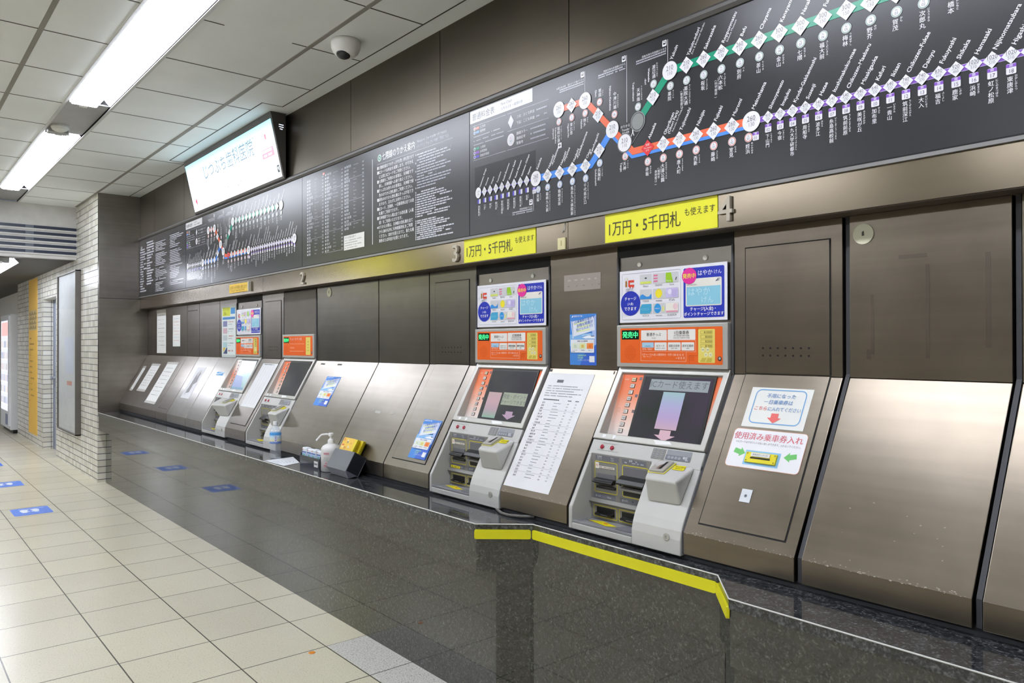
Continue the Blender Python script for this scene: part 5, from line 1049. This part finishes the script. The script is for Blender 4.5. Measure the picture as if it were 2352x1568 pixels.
# tall colourful notice
a = wall_art(YV, 0); X0, X1, z0, z1 = -6.69, -6.362, 1.350, 1.786; a.slab(X0, z0, X1, z1, .001, '#dbe3e2')
a.rect(X0+.02, z1-.085, X0+.2, z1-.012, '#d3d936', 1); a.text('ICカードの', X0+.03, z1-.04, .03, '#7c8420', 2, sx=.95); a.text('ご購入', X0+.03, z1-.076, .03, '#7c8420', 2); a.rect(X0+.215, z1-.07, X1-.015, z1-.02, '#3f8ccc', 1); a.rect(X0+.02, z1-.115, X1-.015, z1-.095, '#3f7fc0', 1)
for i, c in enumerate(('#7a7ea8', '#c9a9b4', '#b9c4c9', '#a9c9cf')): a.rect(X0+.03, z1-.175-.06*i, X0+.13, z1-.128-.06*i, c, 1); a.dashes(X0+.15, z1-.14-.06*i, .13, .008, '#c98a8a' if i % 2 == 0 else '#9aa4ac', 1); a.dashes(X0+.15, z1-.16-.06*i, .1, .006, '#a9b2b8', 1)
a.poly([(X0+.03, z0+.03), (X0+.13, z0+.03), (X0+.13, z0+.09)], '#3f4a78', 1); a.poly([(X0+.03, z0+.04), (X0+.11, z0+.09), (X0+.03, z0+.09)], '#d9b93c', 1); a.dashes(X0+.15, z0+.05, .12, .012, '#c98a8a', 1); a.rect(X0+.01, z0+.004, X1-.01, z0+.022, '#c4cbca', 1)
tag(a.build('notice'), 'tall notice with lime green heading beside the farthest card poster', 'notice')

# ================================================================== THINGS ON THE COUNTER
t = thing('water_bottle', (-4.607, 1.925, CT), 'clear plastic water bottle with blue label standing on the counter', 'bottle')
bx, by = -4.607, 1.925
pet = clear('clear_plastic', (.96, .98, 1, 1), .04, 1.5, .2)
bp = [(.028, 0), (.033, .004)]
for i in range(5): bp += [(.034, .014+.014*i), (.0315, .020+.014*i)]
bp += [(.034, .09), (.0345, .10), (.0345, .155), (.033, .168), (.024, .188), (.0135, .203), (.013, .212)]
MB().lathe((bx, by, CT+.001), bp, pet, 28).build('bottle_body', t, smooth=True)
lb = NT('bottle_label'); gg = lb.n('ShaderNodeNewGeometry'); ss = lb.n('ShaderNodeSeparateXYZ'); lb.l(gg.outputs['Position'], ss.inputs[0])
lb.set(col=lb.ramp(lb.math('DIVIDE', lb.math('SUBTRACT', ss.outputs['Z'], CT+.095), .068), [(0, lin('#6f86c8')), (.18, lin('#7f9ad8')), (.25, lin('#e6e2b8')), (.6, lin('#d4e6f4')), (.75, lin('#a9d2f0')), (.8, lin('#4f9ee0')), (1, lin('#4f9ee0'))]), rough=.3)
MB().lathe((bx, by, CT+.095), [(.0352, 0), (.0356, .002), (.0356, .066), (.0348, .068)], lb.m, 28).build('label_band', t, smooth=True)
vd = Vector((-bx, -by, 0)).normalized(); 
a = Art(Vector((bx, by, CT))+vd*.0358, (-vd.y, vd.x, 0), (0, 0, 1), .0006); a.rect(-.006, .108, .008, .145, '#eef0f6', 0)
for i in range(3): a.rect(-.004, .112+.011*i, .006, .119+.011*i, '#8a86c4', 1)
a.ell(.016, .142, .005, .005, '#e8eef4', 0); a.build('label_print', t)
MB().lathe((bx, by, CT+.209), [(.0145, 0), (.0145, .019), (.0135, .021)], plain('#eceef0', .4, name='white_cap_plastic'), 24).build('cap', t)
t = thing('sanitizer_bottle', (-3.948, 1.972, CT), 'white pump bottle of hand sanitizer on the counter', 'bottle'); sx_, sy_ = -3.948, 1.972
wp = plain('#dfdedd', .35, name='milky_plastic', var=.02)
MB().lathe((sx_, sy_, CT), [(.05, 0), (.055, .005), (.0555, .115), (.054, .128), (.045, .142), (.028, .151), (.019, .154)], wp, 32).build('bottle_body', t, smooth=True)
MB().lathe((sx_, sy_, CT+.152), [(.0185, 0), (.0185, .018), (.0165, .02), (.0165, .024), (.011, .028), (.008, .03), (.006, .045)], plain('#f0f0f0', .4, name='pump_white'), 24).build('pump_collar', t)
q = MB(); q.lathe((sx_, sy_, CT+.195), [(.013, 0), (.0145, .004), (.0145, .016), (.012, .018)], plain('#f0f0f0', .4, name='pump_white'), 20)
sd = -r2.normalized(); p0 = Vector((sx_, sy_, CT+.206)); q.tube([p0, p0+sd*.03, p0+sd*.052+Vector((0, 0, -.003)), p0+sd*.062+Vector((0, 0, -.012)), p0+sd*.082+Vector((0, 0, -.036))], .0052, plain('#f0f0f0', .4, name='pump_white'), 10); q.build('pump_head', t)
vd = Vector((-sx_, -sy_, 0)).normalized(); a = Art(Vector((sx_, sy_, CT))+vd*.0555, (-vd.y, vd.x, 0), (0, 0, 1), .0006)
def curved(art, R):      # wrap flat print round a bottle
    for i, p in enumerate(art.v):
        d = Vector(p)-Vector((sx_, sy_, 0)); u = d.dot(art.ux); r = R+.0008; an = u/R
        w_ = art.n*(r*math.cos(an))+art.ux*(r*math.sin(an)); art.v[i] = (sx_+w_.x, sy_+w_.y, p[2])
for i, (z, c, wd) in enumerate(((.105, '#d9607a', .034), (.098, '#e08a9c', .034), (.078, '#bdbcbc', .03), (.07, '#bdbcbc', .028), (.062, '#bdbcbc', .03), (.036, '#d9607a', .03), (.03, '#e0a0ac', .03))): 
    for k in range(6): a.rect(-.044+wd*k/6, z, -.044+wd*(k+.8)/6, z+.004, c, 0)
a.text('70', -.034, .046, .012, '#d9607a', 0, b=.02); curved(a, .0555); a.build('bottle_print', t)
a = Art(Vector((sx_, sy_, CT))+vd*.05, (-vd.y, vd.x, 0), (0, 0, 1), .0006); MB().lathe((sx_-.012, sy_-.03, CT+.1425), [(.013, 0), (.013, .0012)], plain('#d6e04a', .5, name='lime_sticker'), 18, Vector((-.1, -.5, .8))).build('lime_sticker', t)
# holder with packets
t = thing('packet_holder', (-4.135, 1.955, CT), 'low clear grey holder with blue and white packets beside the sanitizer', 'holder'); dk = plain('#3b3e46', .12, name='smoky_acrylic')
q = MB(); q.box((-4.262, 1.93, CT), (-4.005, 1.934, CT+.062), dk); q.box((-4.262, 1.985, CT), (-4.005, 1.989, CT+.085), dk); q.box((-4.262, 1.934, CT), (-4.258, 1.985, CT+.075), dk); q.box((-4.009, 1.934, CT), (-4.005, 1.985, CT+.075), dk); q.box((-4.258, 1.934, CT), (-4.009, 1.985, CT+.004), dk); q.build('tray', t)
a = wall_art(1.93, .0006); a.rect(-4.075, CT+.012, -4.025, CT+.046, '#e2e4e2', 0); a.dashes(-4.07, CT+.026, .04, .008, '#55585c', 1); a.build('price_tag', t)
for i in range(4):
    x = -4.255+.061*i; q = MB(); q.box((x, 1.94+.003*(i % 2), CT+.005), (x+.058, 1.975, CT+.106-.004*(i % 2)), plain('#e6ebf2', .4, name='packet_white'))
    o = q.build('tissue_packet', None, .006); tag(o, ['leftmost blue and white packet standing in the clear holder', 'second packet from the left in the clear holder', 'third packet from the left in the clear holder', 'rightmost packet in the clear holder next to the sanitizer'][i], 'packet', 'packets in the clear holder')
    a = wall_art(1.94+.003*(i % 2), .0006); a.rect(x+.003, CT+.012, x+.055, CT+.075, '#a9c8ea', 0); a.rect(x+.003, CT+.078, x+.055, CT+.084, '#3a5fb8', 1); a.rect(x+.008, CT+.092, x+.02, CT+.097, '#d97a8a', 1); a.rect(x+.02, CT+.05, x+.034, CT+.07, '#6fae9a', 1); a.build('packet_print', o)
# paper
a = Art((0, 0, CT), (1, 0, 0), (0, 1, 0), .0012); pp = [(-4.56, 1.834), (-4.288, 1.842), (-4.345, 1.965), (-4.597, 2.036)]
a.poly(pp, '#eceef2', 0); a.base = .0004; a.poly(pp, '#d4d6dc', 0); a.base = .0018
for i in range(6): a.line((-4.52+.02*i, 1.87+.018*i), (-4.40+.005*i, 1.86+.016*i), .002, '#9a9ca4', 0)
a.line((-4.36, 1.85), (-4.42, 1.95), .001, '#b2b4bc', 0); tag(a.build('paper_sheet'), 'white sheet of paper lying on the counter beside the water bottle', 'paper')
# leaflet holder leaning on the slope
t = thing('leaflet_holder', (-3.74, 1.98, CT), 'tilted black leaflet holder leaning against the slope', 'leaflet holder')
bk = plain('#2b2d33', .25, name='black_acrylic'); bf = plain('#6f727a', .3, name='worn_grey_acrylic')
F = lambda x, s, n: Vector((x, 1.945, CT+.026))+Vector((0, DY, DZ))*s+Vector((0, -DZ, DY))*n
def fbox(q, x0, x1, s0, s1, n0, n1, m): q.add([F(x0, s0, n0), F(x1, s0, n0), F(x1, s1, n0), F(x0, s1, n0), F(x0, s0, n1), F(x1, s0, n1), F(x1, s1, n1), F(x0, s1, n1)], [(3, 2, 1, 0), (4, 5, 6, 7), (0, 1, 5, 4), (1, 2, 6, 5), (2, 3, 7, 6), (3, 0, 4, 7)], m)
q = MB(); fbox(q, -3.875, -3.655, .0, .105, .036, .040, bf); fbox(q, -3.875, -3.871, 0, .105, -.04, .036, bk); fbox(q, -3.659, -3.655, 0, .105, -.04, .036, bk); fbox(q, -3.875, -3.655, -.004, 0, -.044, .040, bf); q.build('pocket', t)
q = MB(); fbox(q, -3.875, -3.655, 0, .225, -.044, -.040, bf); q.build('back_plate', t)
q = MB(); q.add([F(-3.875, -.004, .040), F(-3.655, -.004, .040), Vector((-3.655, 1.925, CT+.001)), Vector((-3.86, 1.93, CT+.001)), F(-3.875, -.004, -.03), F(-3.655, -.004, -.03)], [(0, 1, 5, 4), (0, 3, 2, 1), (1, 2, 5), (0, 4, 3), (3, 4, 5, 2)], bf); q.build('foot', t)
for i in range(6):
    n0 = -.032+.0095*i; q = MB(); fbox(q, -3.862, -3.715+.012*(i % 3)-.004*i, .004, .188-.002*i, n0, n0+.0085, plain('#e6d02a' if i else '#dcc41e', .5, name='yellow_leaflet'))
    o = q.build('leaflet'); tag(o, ['rearmost', 'second from the back', 'third from the back', 'third from the front', 'second from the front', 'frontmost'][i]+' yellow leaflet bundle in the tilted black holder', 'leaflet', 'leaflets in the tilted black holder')
a = Art(F(-3.862, .004, n0+.0088), (1, 0, 0), (0, DY, DZ), .0004); a.rect(.002, .002, .128, .176, '#ecc24a', 0); r5 = random.Random(9)
for i in range(26): c = r5.choice(('#e0783c', '#e9e2c8', '#7f9a8a', '#c94f3c', '#f0d890', '#d9944a')); x = .008+.1*r5.random(); y = .01+.15*r5.random(); a.rect(x, y, x+.008+.018*r5.random(), y+.006+.01*r5.random(), c, 1+i % 3)
a.build('cover_print', o)
# loose cable under the cabinet edge
q = MB(); q.tube([(-2.57, 2.046, CT+.018), (-2.53, 2.03, CT+.008), (-2.47, 2.004, CT+.007), (-2.42, 1.998, CT+.008), (-2.36, 2.018, CT+.010), (-2.31, 2.045, CT+.014)], .006, plain('#6f6c68', .7, name='grey_cable'), 8)
tag(q.build('loose_cable'), 'loose grey cable hanging out under the cabinet between machines 3 and 4', 'cable')

# ================================================================== FLOOR AND FAR LEFT
for x, l in ((-8.045, 'nearest blue footprint sticker on the floor'), (-9.72, 'second blue footprint sticker on the floor, cut by the left edge'), (-11.4, 'farthest blue footprint sticker on the floor')):
    a = Art((x, .925, 0), (1, 0, 0), (0, 1, 0), .0006); a.rr(0, 0, .35, .29, .025, '#5580dc', 0); 
    for xx in (.11, .19): a.ell(xx, .10, .02, .035, '#e6ebf6', 1); a.ell(xx+.0, .16, .016, .02, '#e6ebf6', 1)
    for yy in (.09, .18): a.ell(.14, yy, .055, .028, '#e6ebf6', 2); a.ell(.215, yy, .02, .02, '#e6ebf6', 2)
    a.rect(.06, .06, .068, .25, '#e6ebf6', 1); a.rect(.29, .06, .298, .23, '#8fabe8', 1)
    tag(a.build('floor_sticker'), l, 'sticker', 'blue footprint stickers on the floor')
q = MB(); q.lathe((-3.385, 1.592, 0), [(.016, 0), (.016, .0015), (.012, .003)], plain('#e08a2a', .4, name='orange_stud'), 20); tag(q.build('floor_stud'), 'small orange round marker on the floor at the bottom edge', 'marker')
# yellow wayfinding poster
a = wall_art(W, 0); a.slab(-13.70, .14, -12.93, 2.44, .004, '#edbd4e'); a.rect(-13.66, 1.68, -12.97, 1.98, '#cfb577', 1)
for i in range(6):
    for j in range(4): a.rect(-13.62+.11*i, 1.70+.068*j, -13.62+.11*i+.07, 1.70+.068*j+.03+.02*((i+j) % 2), '#8f7c4c', 2)
for i in range(12): a.dashes(-13.6, 1.55-.085*i, .5*(.3+.7*rr_.random()), .022, '#b58f3a', 1, .8, .1, rr_)
tag(a.build('wall_poster'), 'tall yellow poster on the tiled wall left of the door recess', 'poster')
# framed display case
t = thing('display_case', (-10.45, 1.8, .42), 'tall glazed notice case with dark frame on the tiled wall right of the door recess', 'display case')
fm = plain('#6d6965', .4, .5, name='case_frame_metal')
q = MB(); q.box((-11.03, 1.77, .42), (-9.90, W, .435), fm); q.box((-11.03, 1.77, 2.305), (-9.90, W, 2.32), fm); q.box((-9.915, 1.77, .42), (-9.90, W, 2.32), fm); q.box((-11.03, 1.77, .42), (-11.018, W, 2.32), fm); q.build('frame', t, .002)
MB().box((-11.018, 1.79, .435), (-9.915, W-.002, 2.305), plain('#e4e3de', .4, name='pale_backing')).build('backing_board', t)
MB().box((-11.018, 1.774, .435), (-9.915, 1.778, 2.305), clear('case_glass', (.98, .99, 1, 1), .02, 1.3)).build('glass_pane', t)
a = wall_art(1.79, .0005); a.rect(-10.62, 1.12, -10.1, 1.55, '#e0e2ea', 0); a.rect(-10.5, .98, -10.2, 1.03, '#e0a08c', 0); a.build('pinned_notice', t)
# vending machine
t = thing('vending_machine', (-15.65, 2.15, 0), 'white vending machine at the left edge of the photo beside the tiled wall', 'vending machine')
vw = plain('#e6e7ea', .35, name='vending_white', var=.02)
MB().box((-16.25, 1.74, .06), (-14.98, 2.5, 1.98), vw).build('cabinet_body', t, .008)
MB().box((-16.2, 1.78, 0), (-15.0, 2.45, .06), M['black']).build('kick_plate', t)
a = wall_art(1.74, .001, 'glow', 1.1); a.rect(-16.2, .35, -15.14, 1.88, '#d6d8e2', 0); a.rect(-16.1, 1.62, -15.2, 1.85, '#e3b2b0', 1); r6 = random.Random(4)
for j in range(6):
    a.rect(-16.18, .45+.19*j, -15.16, .465+.19*j, '#f2f3f6', 2)
    for i in range(9): a.rect(-16.15+.11*i, .47+.19*j, -16.08+.11*i, .58+.19*j, r6.choice(('#b9bccb', '#9aa4c4', '#c9b9b4', '#8f97a9', '#d9d3cb')), 1)
a.rect(-15.6, .12, -15.2, .30, '#3c4358', 1); a.build('display_window', t)
MB().box((-15.10, 1.715, .12), (-15.0, 1.745, 1.95), plain('#eef0f6', .3, name='door_post')).build('door_edge', t, .004)

# ================================================================== lit sign across the concourse (seen only as a reflection)
t = thing('exit_sign', (-9.9, -1.25, 2.45), 'yellow lit exit sign hanging in front of the striped beam, seen in reflections', 'sign')
MB().box((-9.95, -1.75, 2.46), (-9.85, -.8, 2.78), M['greyd']).build('sign_box', t, .004)
a = Art((-9.85, 0, 0), (0, 1, 0), (0, 0, 1), .001, 'glow', 5.5); a.rect(-1.73, 2.475, -.82, 2.765, '#e6ec14', 0); a.gs = .1; a.text('出口 Exit', -1.65, 2.56, .16, '#2a2a2a', 1); a.build('sign_face', t)
q = MB()
for y in (-1.6, -.95): q.box((-9.91, y-.012, 2.78), (-9.89, y+.012, ZC), M['greyd'])
q.build('hanger_rod', t)
for o in bpy.data.objects:
    if 'org' in o: del o['org']
